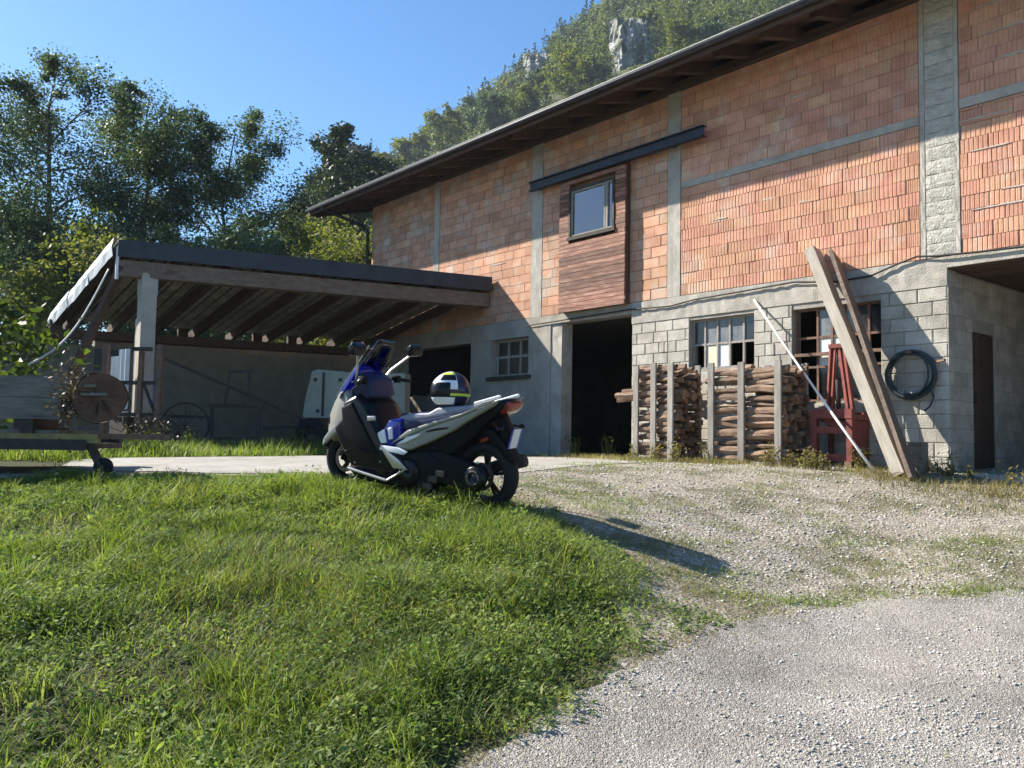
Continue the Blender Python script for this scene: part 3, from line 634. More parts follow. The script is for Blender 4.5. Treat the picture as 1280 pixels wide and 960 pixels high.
# roof
TN = .27
def rz(y): return 8.06 + (1.2 - y) * TN
roof = MB()
for y0, y1 in ((-5.0, 1.2),):
    vs = [(x, y, rz(y) - t) for x in (-4.5, 17.5) for y in (y0, y1) for t in (0, .03)]
    roof.add(vs, [(0, 1, 3, 2), (4, 6, 7, 5), (0, 2, 6, 4), (1, 5, 7, 3), (0, 4, 5, 1), (2, 3, 7, 6)])
zr = rz(-5.0)
vs = [(x, y, z - t) for x in (-4.5, 17.5) for y, z in ((-10.2, zr - 5.2 * TN), (-5.003, zr)) for t in (0, .03)]
roof.add(vs, [(0, 1, 3, 2), (4, 6, 7, 5), (0, 2, 6, 4), (1, 5, 7, 3), (0, 4, 5, 1), (2, 3, 7, 6)])
roof = roof.build('roof', M['sheetdark'], barn)
sl_ = math.atan(TN)
for k in range(12):
    y0 = 1.12 - k * .16; y1 = y0 - .15
    vs = [(x, y, rz(y) - .034 - t) for x in (-4.4, 17.42) for y in (y0, y1) for t in (0, .022 + .004 * (k % 2))]
    MB().add(vs, [(0, 1, 3, 2), (4, 6, 7, 5), (0, 2, 6, 4), (1, 5, 7, 3), (0, 4, 5, 1), (2, 3, 7, 6)]).build('soffit_board', M['soffit'], roof)
for k in range(25):
    x = -3.9 + k * .89
    vs = [(x + i * .07, y, rz(y) - .066 - t) for i in (-1, 1) for y in (1.0, -1.0) for t in (0, .20)]
    MB().add(vs, [(0, 1, 3, 2), (4, 6, 7, 5), (0, 2, 6, 4), (1, 5, 7, 3), (0, 4, 5, 1), (2, 3, 7, 6)]).build('rafter', M['darkwood'], roof)
MB().box(-4.2, 15.95, -.25, .10, WT + .002, WT + .14).build('wall_plate', M['darkwood'], barn)
MB().box(-4.45, 17.45, 1.155, 1.185, 7.86, 8.01).build('fascia_board', M['darkwood'], roof)
gt = MB(); vs = []; n = 7
for x in (-4.5, 17.5):
    for i in range(n + 1): a = math.pi + math.pi * i / n; vs.append((x, 1.255 + .065 * math.cos(a), 8.0 + .065 * math.sin(a)))
gt.add(vs, [(i, i + 1, i + n + 2, i + n + 1) for i in range(n)])
g_ = gt.build('gutter', M['sheetdark'], roof, smooth=True, fix=False)
so_ = g_.modifiers.new('thick', 'SOLIDIFY'); so_.thickness = .004
MB().bar((-4.5, 1.215, 8.07), (17.52, 1.215, 8.07), .05, .022).build('drip_edge', M['sheet'], roof)
vs = [(x, y, rz(y) + .004 - t) for x in (17.45, 17.53) for y in (1.19, -5) for t in (0, .22)]
MB().add(vs, [(0, 1, 3, 2), (4, 6, 7, 5), (0, 2, 6, 4), (1, 5, 7, 3), (0, 4, 5, 1), (2, 3, 7, 6)]).build('verge_board', M['darkwood'], roof)
MB().tube([(16.6, 1.25, 7.94), (16.55, 1.1, 7.84), (16.02, .22, 7.45), (15.97, .12, 7.3), (15.97, .12, 3.6)], .05, 8).build('downpipe', M['steel'], barn, smooth=True)
# cable along the ring beam
pts = []
for s, z, y in ((9.0, 4.02, .06), (6.0, 4.06, .05), (5.0, 4.02, .04), (4.4, 4.08, .04), (3.4, 4.10, .05), (2.4, 4.13, .05), (1.7, 4.04, .05), (1.1, 4.05, .06), (.7, 4.17, .05), (.4, 4.24, .05), (.1, 4.20, .06), (-.5, 4.17, .06), (-1.2, 4.15, .05), (-3, 4.15, .05)): pts.append((s, y, z))
MB().tube(pts, .016, 6).build('cable', M['cable'], barn, smooth=True)
M['palepost'] = mat('pale_concrete_post', (.36, .335, .285), (.47, .44, .385), 4, .9, .3, 40, coord='world')
# ------------------------------------------------------------------ lean-to shed
SO = Vector((13, 4, 1.21))
shed = root('lean_to_shed', W(*SO), BROT, 'open lean-to shed with tiled roof on timber beams built against the barn', 'shed')
def S(s, q, z): return Vector((s, q, z)) - SO
F0, F1, B0, B1 = Vector((10.33, .06, 5.25)), Vector((12.1, 7.75, 5.2)), Vector((15.8, .06, 4.32)), Vector((16.1, 7.9, 4.17))
def rp(a, b, dz=0):     # a: barn to free end, b: front to back
    return (F0 * (1 - a) + F1 * a) * (1 - b) + (B0 * (1 - a) + B1 * a) * b + Vector((0, 0, dz)) - SO
def slab(m, a0, a1, b0, b1, d0, d1):
    vs = [rp(a, b, d) for d in (d0, d1) for b in (b0, b1) for a in (a0, a1)]
    return m.add(vs, [(0, 2, 3, 1), (4, 5, 7, 6), (0, 1, 5, 4), (2, 6, 7, 3), (0, 4, 6, 2), (1, 3, 7, 5)])
sr = slab(MB(), -.0, 1.0, .0, 1.0, -.03, .0).build('roof_sheet', M['sheetdark'], shed)
m = slab(MB(), 0, 1.0, -.006, -.001, -.31, .012); m.build('fascia', M['sheetdark'], shed)
m = MB(); slab(m, .0, 1.0, .012, .04, -.65, -.345); m.build('front_beam', M['fadedbeam'], shed)
# tiles seen from below, laid on battens
m = MB(); na, nb = 32, 20
for i in range(na):
    for j in range(nb):
        a0 = i / na; b0 = .04 + .93 * j / nb; d = -.17 + .012 * ((i + j) % 2) + rr.uniform(-.006, .006)
        vs = [rp(a0 + .0034, b0 + .006, d), rp(a0 + 1 / na - .0034, b0 + .006, d), rp(a0 + 1 / na - .0034, b0 + .93 / nb - .006, d - .018), rp(a0 + .0034, b0 + .93 / nb - .006, d - .018)]
        m.add(vs + [p + Vector((0, 0, .015)) for p in vs], [(3, 2, 1, 0), (4, 5, 6, 7), (0, 1, 5, 4), (1, 2, 6, 5), (2, 3, 7, 6), (3, 0, 4, 7)])
tl = m.build('tile_layer', M['tile'], shed, fix=False); tag(tl, kind='stuff')
for k in range(9):
    a = .03 + k * .118
    MB().bar(rp(a, .045, -.29), rp(a, 1.03, -.29), .11, .20).build('rafter', M['darkwood'], shed)
m = slab(MB(), 0, 1.03, .955, .985, -.58, -.395).build('back_beam', M['darkwood'], shed)
for k in range(9):
    a = .03 + k * .118
    if k % 3 != 1: slab(MB(), a + .02, a + .05, .96, .98, -.39, -.19).build('packing_block', M['darkwood'], shed)
# back wall with opening
m = MB(); ang = 0
bw = [(15.86, 0.02), (16.16, 9.6)]
def bwall(q0, q1, z0, z1, t=.2):
    s0 = 15.86 + .3 * q0 / 9.6; s1 = 15.86 + .3 * q1 / 9.6
    vs = [S(s, q, z) for z in (z0, z1) for s, q in ((s0, q0), (s0 + t, q0), (s1 + t, q1), (s1, q1))]
    return m.add(vs, [(0, 3, 2, 1), (4, 5, 6, 7), (0, 1, 5, 4), (1, 2, 6, 5), (2, 3, 7, 6), (3, 0, 4, 7)])
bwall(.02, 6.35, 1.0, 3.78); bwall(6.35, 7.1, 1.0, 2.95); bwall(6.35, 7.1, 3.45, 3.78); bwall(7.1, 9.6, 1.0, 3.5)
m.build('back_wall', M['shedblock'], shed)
m = MB(); q0 = Vector((16.0, 6.72, 3.2)) - SO; m.box(q0.x + .12, q0.x + .14, q0.y - .38, q0.y + .38, q0.z - .26, q0.z + .26).build('dark_pane', M['gloss'], shed)
# concrete post
ps = S(10.33 + 1.77 * 7.15 / 7.75 + .2, 7.15, 0)
rough_slab('post', ps.x - .14, ps.x + .14, -.05, 3.42, ps.y + .14, M['palepost'], 3, 14, .004, shed, .28)
MB().box(ps.x - .15, ps.x + .15, ps.y - .15, ps.y + .15, 3.0, 3.40).build('post_head', M['palepost'], shed)
MB().tube([(ps.x + .24, ps.y + .1, 0), (ps.x + .24, ps.y + .1, 2.55)], .03, 8).build('white_pipe', M['whitesheet'], shed)
# free-end bargeboard of three bent white sheets, and a brace
for k, (b0, b1, d) in enumerate(((-.01, .36, .0), (.345, .70, -.02), (.68, 1.03, .01))):
    m = MB(); n = 6; vs = []
    for i in range(n + 1):
        b_ = b0 + (b1 - b0) * i / n; p = rp(1.008 + .002 * k, b_, .03 + d + rr.uniform(-.012, .012))
        out = N * 0 + Vector((0, 1, 0))
        vs += [p + Vector((0, .02, 0)), p + Vector((0, .05 + rr.uniform(0, .03), -.17)), p + Vector((0, .03, -.33 + rr.uniform(-.02, .02)))]
    m.add(vs, [(3 * i + j, 3 * i + j + 1, 3 * i + j + 4, 3 * i + j + 3) for i in range(n) for j in range(2)])
    o = m.build('white_bargeboard', M['whitesheet'], shed, fix=False); x = o.modifiers.new('t', 'SOLIDIFY'); x.thickness = .006
MB().bar(rp(.985, .02, -.45), S(13.3, 8.35, 2.2), .16, .10).build('brace', M['darkwood'], shed)
MB().bar(rp(1.0, .0, -.12), rp(1.0, .0, -.75), .05, .03).build('white_edge_strip', M['whitesheet'], shed)
MB().bar(rp(1.0, .02, -.2), rp(1.0, 1.02, -.2), .12, .2).build('verge_rafter', M['darkwood'], shed)
MB().box(*[v for p in ((-2.4, 2.6), (-4, 5.2), (-.4, -.02)) for v in p]).build('floor', mat('shed_earth', (.16, .145, .12), (.26, .24, .20), 3, .95, .5, 30), shed)
# ------------------------------------------------------------------ things in the yard, along the barn wall
def fl(s, q): p = W(s, q, 0); return tz(p.x, p.y)
# firewood racks: posts belong to the rack, every log is a thing of its own
def logmesh(L, r, seed):
    q = random.Random(seed); n = 7; pr = [(r * q.uniform(.75, 1.12)) for _ in range(n)]
    if q.random() < .6:
        for i in range(n // 2): pr[i] *= .55      # split face
    b = MB(); b.mi = []; vs = []; k = 4
    for j in range(k):
        x = -L / 2 + L * j / (k - 1); dy, dz = q.uniform(-.012, .012), q.uniform(-.01, .01)
        vs += [(x + (q.uniform(-.008, .008) if j in (0, k - 1) else 0), dy + pr[i] * math.cos(6.2832 * i / n), dz + pr[i] * math.sin(6.2832 * i / n)) for i in range(n)]
    fs = [(j * n + i, j * n + (i + 1) % n, (j + 1) * n + (i + 1) % n, (j + 1) * n + i) for j in range(k - 1) for i in range(n)]
    b.add(vs, fs); b.cur = 1; b.f += [tuple(range(n - 1, -1, -1)), tuple((k - 1) * n + i for i in range(n))]; b.mi += [1, 1]
    return b.mesh('firewood_log', [M['log'], M['logend']])
LOGS = [logmesh(.78, .062, i) for i in range(9)]
lr = random.Random(11)
def rack(name_label, s0, s1, q0, q1, top, posts, log_label, grp, flip=1):
    z0 = fl((s0 + s1) / 2, q1)
    r_ = root('firewood_rack', W((s0 + s1) / 2, q1, z0), BROT, name_label, 'firewood rack')
    for px in posts:
        x = px - (s0 + s1) / 2
        MB().box(x - .055, x + .055, .005, .045, -.03, top - z0 + lr.uniform(-.02, .03)).build('post', M['greywood'], r_)
        MB().box(x - .05, x + .05, q0 - q1 - .05, q0 - q1 - .01, -.02, top - z0).build('post', M['greywood'], r_)
    for z in (.03, .62): MB().box(s0 - (s0 + s1) / 2 + .02, s1 - (s0 + s1) / 2 - .02, q0 - q1 - .09, q0 - q1 - .05, z, z + .09).build('rail', M['greywood'], r_)
    MB().box(s0 - (s0 + s1) / 2 - .02, s1 - (s0 + s1) / 2 + .02, q0 - q1 + .02, -.02, -.02, .04).build('bottom_board', M['greywood'], r_)
    Lg = (s1 - s0) / 2; z = z0 + .10; row = 0
    while z < top - .02:
        nq = max(2, int((q1 - q0) / .118)); 
        for j in range(nq):
            q = q0 + .06 + (q1 - q0 - .12) * j / (nq - 1) + lr.uniform(-.018, .018)
            for c in (0, 1):
                if c == 1 and j < nq - 1 and z < top - .25: continue       # hidden inside the stack
                sc = s0 + Lg * (c + .5) + lr.uniform(-.05, .05)
                o = bpy.data.objects.new('firewood_log', lr.choice(LOGS)); COL.objects.link(o)
                o.location = W(sc, q, z + lr.uniform(-.028, .028)); o.scale = (Lg / .78 * lr.uniform(.88, 1.14), lr.uniform(.6, 1.3), lr.uniform(.6, 1.25))
                o.rotation_euler = (lr.uniform(0, 6.28), lr.uniform(-.09, .09), BROT + lr.uniform(-.09, .09))
                tag(o, log_label, 'log', grp)
        z += .104; row += 1
    return r_
rack('grey posted firewood rack between the leaning pole and the other rack', 1.98, 3.38, .32, .98, 2.78, (2.06, 2.72, 3.3), 'split log stacked in the firewood rack beside the red machine', 'logs in the rack beside the red machine')
rack('firewood rack standing beside the dark barn doorway', 4.05, 5.0, .32, .98, 2.86, (4.14, 4.52, 4.92), 'split log stacked in the rack beside the dark doorway', 'logs in the rack beside the doorway')
for k, (z, q) in enumerate(((2.45, .80), (2.36, .9), (2.30, .75))):
    o = bpy.data.objects.new('firewood_log', LOGS[k]); COL.objects.link(o); o.location = W(4.85 + .08 * k, q + .02, z); o.rotation_euler = (k, .05, BROT + .12); o.scale = (1.3, .9, .9)
    tag(o, 'split log stacked in the rack beside the dark doorway', 'log', 'logs in the rack beside the doorway')
# leaning timbers
def lean(name, top, foot, w_, h_, m, label, cat, updir=None):
    a = W(*foot); a.z = max(a.z, tz(a.x, a.y) - .02) if foot[2] is None else a.z
    b = W(*top); r_ = root(name, a, 0, label, cat)
    return r_, a, b
def beamthing(name, foot, top, wdir, w_, h_, m, label, cat):
    """squared timber from foot to top (world), wide side along wdir"""
    f_ = W(foot[0], foot[1], 0); f_.z = tz(f_.x, f_.y) - .01; t_ = W(*top); d = (t_ - f_).normalized()
    x = (Vector(wdir) - d * d.dot(Vector(wdir))).normalized(); y = d.cross(x); L = (t_ - f_).length
    k = 9; vs = []; fs = []
    for j in range(k):
        c = d * (L * j / (k - 1)) + x * rr.uniform(-.006, .006)
        vs += [c + x * (i * w_ / 2 * rr.uniform(.96, 1.03)) + y * (l * h_ / 2 * rr.uniform(.96, 1.03)) for i, l in ((-1, -1), (1, -1), (1, 1), (-1, 1))]
    for j in range(k - 1):
        for i in range(4): a = j * 4 + i; b = j * 4 + (i + 1) % 4; fs.append((a, b, b + 4, a + 4))
    fs += [(3, 2, 1, 0), tuple(range(4 * k - 4, 4 * k))]
    o = MB().add(vs, fs).build(name, m); o.location = f_
    # grain runs along the timber: rotate the texture frame by making local z the long axis
    q = Matrix((x, y, d)).transposed().to_quaternion(); o.data.transform(q.to_matrix().to_4x4().inverted()); o.rotation_mode = 'QUATERNION'; o.rotation_quaternion = q
    return tag(o, label, cat)
beamthing('leaning_beam', (.24, .86), (2.0, .16, 4.56), U, .165, .24, M['palebeam'], 'long pale squared timber leaning against the barn, lit along its edge', 'beam')
beamthing('leaning_board', (.0, 1.02), (1.60, .20, 4.42), Vector((.56, .81, 0)), .38, .055, M['fadedbeam'], 'wide dark board leaning on the barn behind the pale timber', 'board')
a = W(.56, .98, 0); a.z = tz(a.x, a.y); b = W(3.17, .04, 3.93)
o = MB().tube([(0, 0, 0)] + [(b - a) * t + Vector((0, 0, -.03 * math.sin(t * 3.14))) for t in (.25, .5, .75, 1)], [.020, .020, .019, .018, .017], 8).build('leaning_pole', M['whitepaint'], smooth=True); o.location = a
tag(o, 'thin white pole leaning against the barn window wall', 'pole')
# hose coil on a bracket
hc = root('hose_coil', W(.5, .10, 2.54), BROT, 'coiled dark hose hanging on the concrete block wall', 'hose')
pts = []
for i in range(7 * 28 + 1):
    t = i / 28; an_ = 2 * math.pi * t; r_ = .330 + .034 * math.sin(t * 2.4 + .5) + .018 * math.sin(an_ * 2 + t) * (.4 + .6 * math.sin(t * 1.9)); an = 2 * math.pi * t
    pts.append((r_ * math.cos(an) + .012 * math.sin(3 * t), -.02 + .03 * math.sin(t * 1.7), r_ * .97 * math.sin(an)))
MB().tube(pts, .015, 6).build('hose', M['hose'], hc, smooth=True)
MB().tube([(-.30, .02, -.2), (-.36, .05, -.34), (-.3, .04, -.46), (-.22, .03, -.52)], .014, 6).build('hose_end', M['hose'], hc, smooth=True)
MB().box(-.03, .03, -.09, .06, .30, .34).build('hanging_bracket', M['rust'], hc)
o = MB().bar((0, 0, 0), (-.32, .14, .02), .035, .03).build('iron_stub', M['rust']); o.location = W(.30, .0, 2.70); o.rotation_euler = (0, 0, BROT); tag(o, 'rusty iron stub sticking out of the wall above the hose', 'stub')
# block with pale top beside the corner
o = rough_slab('short_post', -.1, .1, -.02, .42, .09, M['timber'], 3, 5, .006, None, .18); o.location = W(.24, .42, fl(.24, .42)); o.rotation_euler = (0, 0, BROT); tag(o, 'short grey stump standing at the wall under the hose', 'stump')
# red three-point implement
z0 = fl(1.44, .40) - .02
rm = root('red_splitter', W(1.44, .42, z0), BROT, 'faded red iron implement with tall twin arms beside the firewood', 'machine'); rm.scale = (.88, .95, 1)
m = MB(); m.box(-.38, .38, .10, .20, .72, .86); m.box(-.38, -.27, .10, .19, .10, .718); m.box(.27, .38, .10, .19, .10, .718); m.box(-.268, .268, .11, .185, .10, .20); m.box(-.268, .268, .11, .185, .50, .60)
m.build('front_frame', M['redpaint'], rm)
m = MB(); m.box(-.36, .36, -.35, -.27, .70, .82); m.box(-.36, -.29, -.27, .098, .70, .78); m.box(.29, .36, -.27, .098, .70, .78); m.box(-.36, -.29, -.35, -.28, 0, .698); m.box(.29, .36, -.35, -.28, 0, .698); m.box(-.36, -.29, -.27, .098, .12, .19); m.box(.29, .36, -.27, .098, .12, .19)
m.build('rear_frame', M['redpaint'], rm)
MB().box(-.37, -.30, -.26, .09, .2, .69).build('side_plate', M['redpaint'], rm)
MB().bar((-.26, .16, .59), (.26, .02, .74), .05, .12).build('deflector', M['redpaint'], rm)
for x, dx in ((.10, .03), (.02, .02)): MB().bar((x + .06, .02, .80), (x + dx, -.05, 1.82), .045, .06).build('mast_arm', M['redpaint'], rm)
for x in (-.22, -.30): MB().bar((x, .02, .80), (x + .20, -.05, 1.80), .05, .06).build('mast_arm', M['redpaint'], rm)
MB().tube([(-.02, -.02, .84), (.02, -.03, 1.3)], .04, 10).tube([(.02, -.03, 1.3), (.03, -.04, 1.74)], .022, 8).build('hydraulic_ram', M['iron'], rm, smooth=True)
MB().box(-.16, .16, -.08, .0, 1.78, 1.84).build('mast_head', M['redpaint'], rm)
MB().bar((.38, .1, .3), (.62, .25, .25), .03, .03).build('hitch_pin', M['rust'], rm)
for x in (-.33, .33): MB().box(x - .06, x + .06, .06, .24, -.02, .098).build('foot', M['rust'], rm)
# ---------------- old trailer with sawn timbers at the left edge
TX, TY = -5.6, 9.75; zt = tz(TX, TY); 
tr = root('flat_trailer', (TX, TY, zt), R(3), 'old low trailer with worn yellow rail at the left edge', 'trailer')
m = MB(); m.box(-3, 1.02, -.06, .06, .36, .46); m.build('side_rail', M['yellow'], tr)
m = MB(); m.box(-3, .9, .9, 1.02, .36, .46); m.build('far_rail', M['iron'], tr)
for x in (-1.8, -.8, .2, .85): MB().box(x - .05, x + .05, -.05, 1.0, .30, .358).build('cross_member', M['iron'], tr)
MB().box(-3, .6, -.02, 1.0, .464, .50).build('deck', M['timber'], tr)
MB().box(-3, .92, -.075, -.065, .28, .40).build('side_skirt', M['iron'], tr)
MB().box(.2, .34, -.09, -.02, .462, .60).build('stake_pocket', M['iron'], tr)
MB().bar((.92, 0, .36), (1.08, -.04, .10), .09, .06).build('prop_leg', M['iron'], tr)
pw_ = MB(); pw_.lathe([(.03, -.035), (.08, -.04), (.105, -.02), (.105, .02), (.08, .04), (.03, .035)], 18, (1.10, -.04, .10), 'y').build('jockey_wheel', M['rubber'], tr, smooth=True)
MB().tube([(1.10, -.1, .10), (1.10, .03, .10)], .03, 8).build('axle', M['iron'], tr)
MB().bar((1.0, 0, .44), (1.7, .3, .44), .06, .06).build('drawbar', M['rust'], tr)
for k, (x1, z_, h_, lab) in enumerate(((.60, .62, .235, 'lower sawn timber of the pair lying on the trailer'), (.66, .86, .235, 'upper sawn timber of the pair lying on the trailer'))):
    o = rough_slab('sawn_timber', -2.6, x1, 0, h_, .0, M['timber'], 16, 3, .006, None, .30)
    if k == 0: [MB().box(x, x + .2, -.02, .9, .502, .618).build('bolster', M['darkwood'], tr) for x in (-2.2, .1)]
    o.location = (TX, TY - .02, zt + z_); o.rotation_euler = (0, 0, R(3) + math.pi); o.rotation_euler = (0, 0, R(3)); tag(o, lab, 'timber')
    o.data.transform(Matrix.Scale(-1, 4, (0, 1, 0))); o.data.flip_normals()
# cut log
lg = root('log_section', (TX + .98, TY + .1, zt + .86), R(28), 'thick log section with reddish cut end lying beside the timbers', 'log')
q = random.Random(5); n = 26; vs = []; k = 6
for j in range(k):
    for i in range(n):
        a = 6.2832 * i / n; r_ = .275 * (1 + .03 * math.sin(3 * a + 1) + q.uniform(-.02, .02)); vs.append((r_ * math.cos(a), -.25 + .75 * j / (k - 1), r_ * math.sin(a)))
m = MB(); m.add(vs, [(j * n + i, j * n + (i + 1) % n, (j + 1) * n + (i + 1) % n, (j + 1) * n + i) for j in range(k - 1) for i in range(n)]).build('bark', M['log'], lg)
m = MB(); vs = [(.0, -.262, 0)]
for r_ in (.10, .2, .268):
    for i in range(n): a = 6.2832 * i / n; vs.append((r_ * math.cos(a) * (1 + q.uniform(-.02, .02)), -.252 + q.uniform(-.008, .006), r_ * math.sin(a)))
fs = [(0, 1 + i, 1 + (i + 1) % n) for i in range(n)] + [(1 + j * n + i, 1 + (j + 1) * n + i, 1 + (j + 1) * n + (i + 1) % n, 1 + j * n + (i + 1) % n) for j in range(2) for i in range(n)]
m.add(vs, fs).build('cut_face', M['logcut'], lg)
for x0, x1, z_ in ((-.22, -.05, .12), (-.2, .06, .03)): MB().bar((x0, -.275, z_), (x1, -.275, z_ + .01), .03, .03).build('pale_splinter', M['timber'], lg)
for k in range(9):
    a = q.uniform(0, 6.28); l0, l1 = q.uniform(.02, .08), q.uniform(.14, .25)
    MB().bar((l0 * math.cos(a), -.262, l0 * math.sin(a)), (l1 * math.cos(a + .1), -.256, l1 * math.sin(a + .1)), .006, .014, (0, 1, 0)).build('crack', M['dark'], lg)
rng = np.random.default_rng(15); P = rng.normal(size=(420, 3)) * np.array([.10, .12, .20]) + np.array([-.30, -.12, .0])
IVY = (P, rng, lg)
# ---------------- things under the lean-to
def sroot(name, s, q, label, cat, z=None, rot=0): return root(name, W(s, q, 1.215 if z is None else z), BROT + rot, label, cat)
pf = sroot('pipe_rack', 12.3, 7.55, 'dark tubular cart rack standing in front of the concrete post', 'rack')
pf.location = (-7.2, 16.6, 1.215); pf.rotation_euler = (0, 0, R(-6))
for x in (-.52, .56): MB().box(x - .05, x + .05, -.05, .05, 0, 1.98).build('upright', M['rust'], pf)
MB().box(.15, .23, -.04, .04, .3, 1.85).build('upright', M['rust'], pf)
for z in (.62, 1.22): MB().box(-.47, .51, -.03, .03, z, z + .07).build('rail', M['iron'], pf)
MB().bar((-.45, 0, .68), (-.15, 0, 1.22), .05, .04).build('brace', M['iron'], pf); MB().bar((.26, 0, 1.22), (.50, 0, .68), .05, .04).build('brace', M['iron'], pf)
MB().box(.02, .38, -.05, .05, 1.86, 1.93).build('top_plate', M['iron'], pf)
pts = [(-.1 + .14 * math.cos(a), -.04, .86 + .14 * math.sin(a)) for a in [i * 6.2832 / 16 for i in range(17)]]
MB().tube(pts, .015, 6).build('iron_ring', M['iron'], pf)
ws = root('sheet_stack', (-7.62, 17.05, 1.215), R(-38), 'upright white corrugated sheets leaning behind the dark rack', 'sheet')
for k, (x0, x1, z0, z1) in enumerate(((-.36, -.02, .62, 1.80), (-.01, .40, .62, 1.92))):
    m = MB(); nn = 10; vs = [(x0 + (x1 - x0) * i / nn, .02 * math.sin(i * 1.6) - .03 * k, z) for z in (z0, z1) for i in range(nn + 1)]
    m.add(vs, [(i, i + 1, i + nn + 2, i + nn + 1) for i in range(nn)]); o = m.build('sheet', M['whitesheet'], ws, fix=False); o.modifiers.new('t', 'SOLIDIFY').thickness = .008
MB().box(-.36, .3, .03, .4, 0, .62).build('support_crate', M['iron'], ws)
o = MB().lathe([(.0, 0), (.2, 0), (.21, .02), (.21, .6), (.222, .62), (.21, .64), (.21, 1.5), (.18, 1.55), (.0, 1.56)], 20, (0, 0, 0), 'z', False).build('blue_barrel', M['blueplastic'], smooth=True); o.location = (-7.22, 17.4, 1.215); tag(o, 'blue grey plastic barrel behind the dark rack', 'barrel')
o = MB().lathe([(.0, 0), (.26, 0), (.28, .03), (.27, .5), (.22, .62), (.0, .62)], 18, (0, 0, 0), 'z', False).build('dented_drum', M['rust'], smooth=True); o.location = (-6.9, 16.95, 1.215); tag(o, 'rusty drum under the dark rack near the brush pile', 'drum')
o = MB().box(0, .62, 0, .4, 0, .25).build('timber_offcut', M['yellow']); o.location = (-7.4, 15.4, 1.2); tag(o, 'yellowish timber offcut on the ground before the rack', 'timber')
# hay rake frame
hr = root('hay_rake', (-5.55, 17.6, 1.215), R(8), 'dark iron hay rake frame standing against the shed wall', 'rake')
for x in (-.42, .48): MB().box(x - .03, x + .03, -.03, .03, 0, .85).build('leg', M['iron'], hr)
MB().box(-.5, .56, -.04, .04, .85, .93).build('top_bar', M['iron'], hr); MB().box(-.4, .46, -.3, -.25, .2, .26).build('cross_bar', M['iron'], hr)
MB().bar((-.18, 0, .93), (-.10, 0, 1.60), .05, .04).build('upright', M['iron'], hr); MB().bar((.30, 0, .93), (.26, 0, 1.56), .05, .04).build('upright', M['iron'], hr)
MB().box(-.14, .3, -.02, .02, 1.55, 1.61).build('head_bar', M['iron'], hr)
for x in (-.95,):
    MB().lathe([(.44, -.03), (.47, -.03), (.47, .03), (.44, .03)], 28, (x, .1, .47), 'y').build('wheel_rim', M['iron'], hr)
    for k in range(8): a = k * .785; MB().bar((x, .1, .47), (x + .44 * math.cos(a), .1, .47 + .44 * math.sin(a)), .02, .012).build('spoke', M['iron'], hr)
MB().box(-1.3, -.5, .06, .14, .62, .68).build('axle_beam', M['iron'], hr)
o = MB().bar((0, 0, 0), (3.25, 1.6, -1.45), .05, .05).build('long_bar', M['iron']); o.location = (-7.0, 17.6, 3.03); tag(o, 'long dark bar slanting down from the post across the shed', 'bar')
# cream machine, well back under the roof
cm = root('cream_machine', (-3.98, 19.3, 1.215), R(-4), 'cream painted farm machine with sloping hood and dark chassis in the shed', 'machine'); cm.scale = (1.12,) * 3
m = MB(); m.puff([(-.42, .62), (-.38, 1.0), (-.26, 1.52), (-.16, 1.56), (.62, 1.50), (.66, .80), (.5, .62)], .42, 0, ((-1, .97), (-.96, 1), (.96, 1), (1, .97))).build('hood', M['cream'], cm)
MB().box(-.05, .0, -.432, -.425, .66, 1.5).build('panel_seam', M['iron'], cm)
for x, z in ((-.18, 1.36), (-.12, .76), (.3, 1.36)): MB().box(x - .03, x + .03, -.44, -.42, z - .03, z + .03).build('latch', M['gloss'], cm)
MB().box(-.5, .8, -.35, .35, .30, .618).build('chassis', M['iron'], cm)
for x in (-.25, .6): MB().lathe([(.12, -.09), (.27, -.10), (.31, -.05), (.31, .05), (.27, .10), (.12, .09)], 20, (x, -.36, .31), 'y').build('wheel', M['rubber'], cm, smooth=True)
MB().bar((-.42, 0, .45), (-1.3, -.1, .42), .08, .06).build('drawbar', M['iron'], cm)
o = MB().box(-.28, .28, -.2, .2, 0, .85).build('cream_crate', M['cream']); o.location = (-2.55, 19.2, 1.215 + .85); o.rotation_euler = (0, 0, R(-10)); tag(o, 'small cream box behind the scooter mirror', 'box')
o = MB().box(-.6, .6, -.4, .4, 0, .80).build('dark_workbench', M['darkwood'], None, bevel=.01); o.location = (-2.55, 19.2, 1.215); tag(o, 'dark low bench carrying the small cream box', 'bench')
# rope from the tree to the shed roof, cable pole
a = W(12.1, 7.9, 4.62); b = Vector((-7.5, 13.6, 2.55)); pts = [a.lerp(b, t) + Vector((0, 0, -.35 * math.sin(math.pi * t))) for t in [i / 16 for i in range(17)]]
o = MB().tube([p - a for p in pts], .017, 6).build('slack_rope', M['rope'], smooth=True); o.location = a; tag(o, 'pale slack cable hanging from the shed roof corner', 'cable')
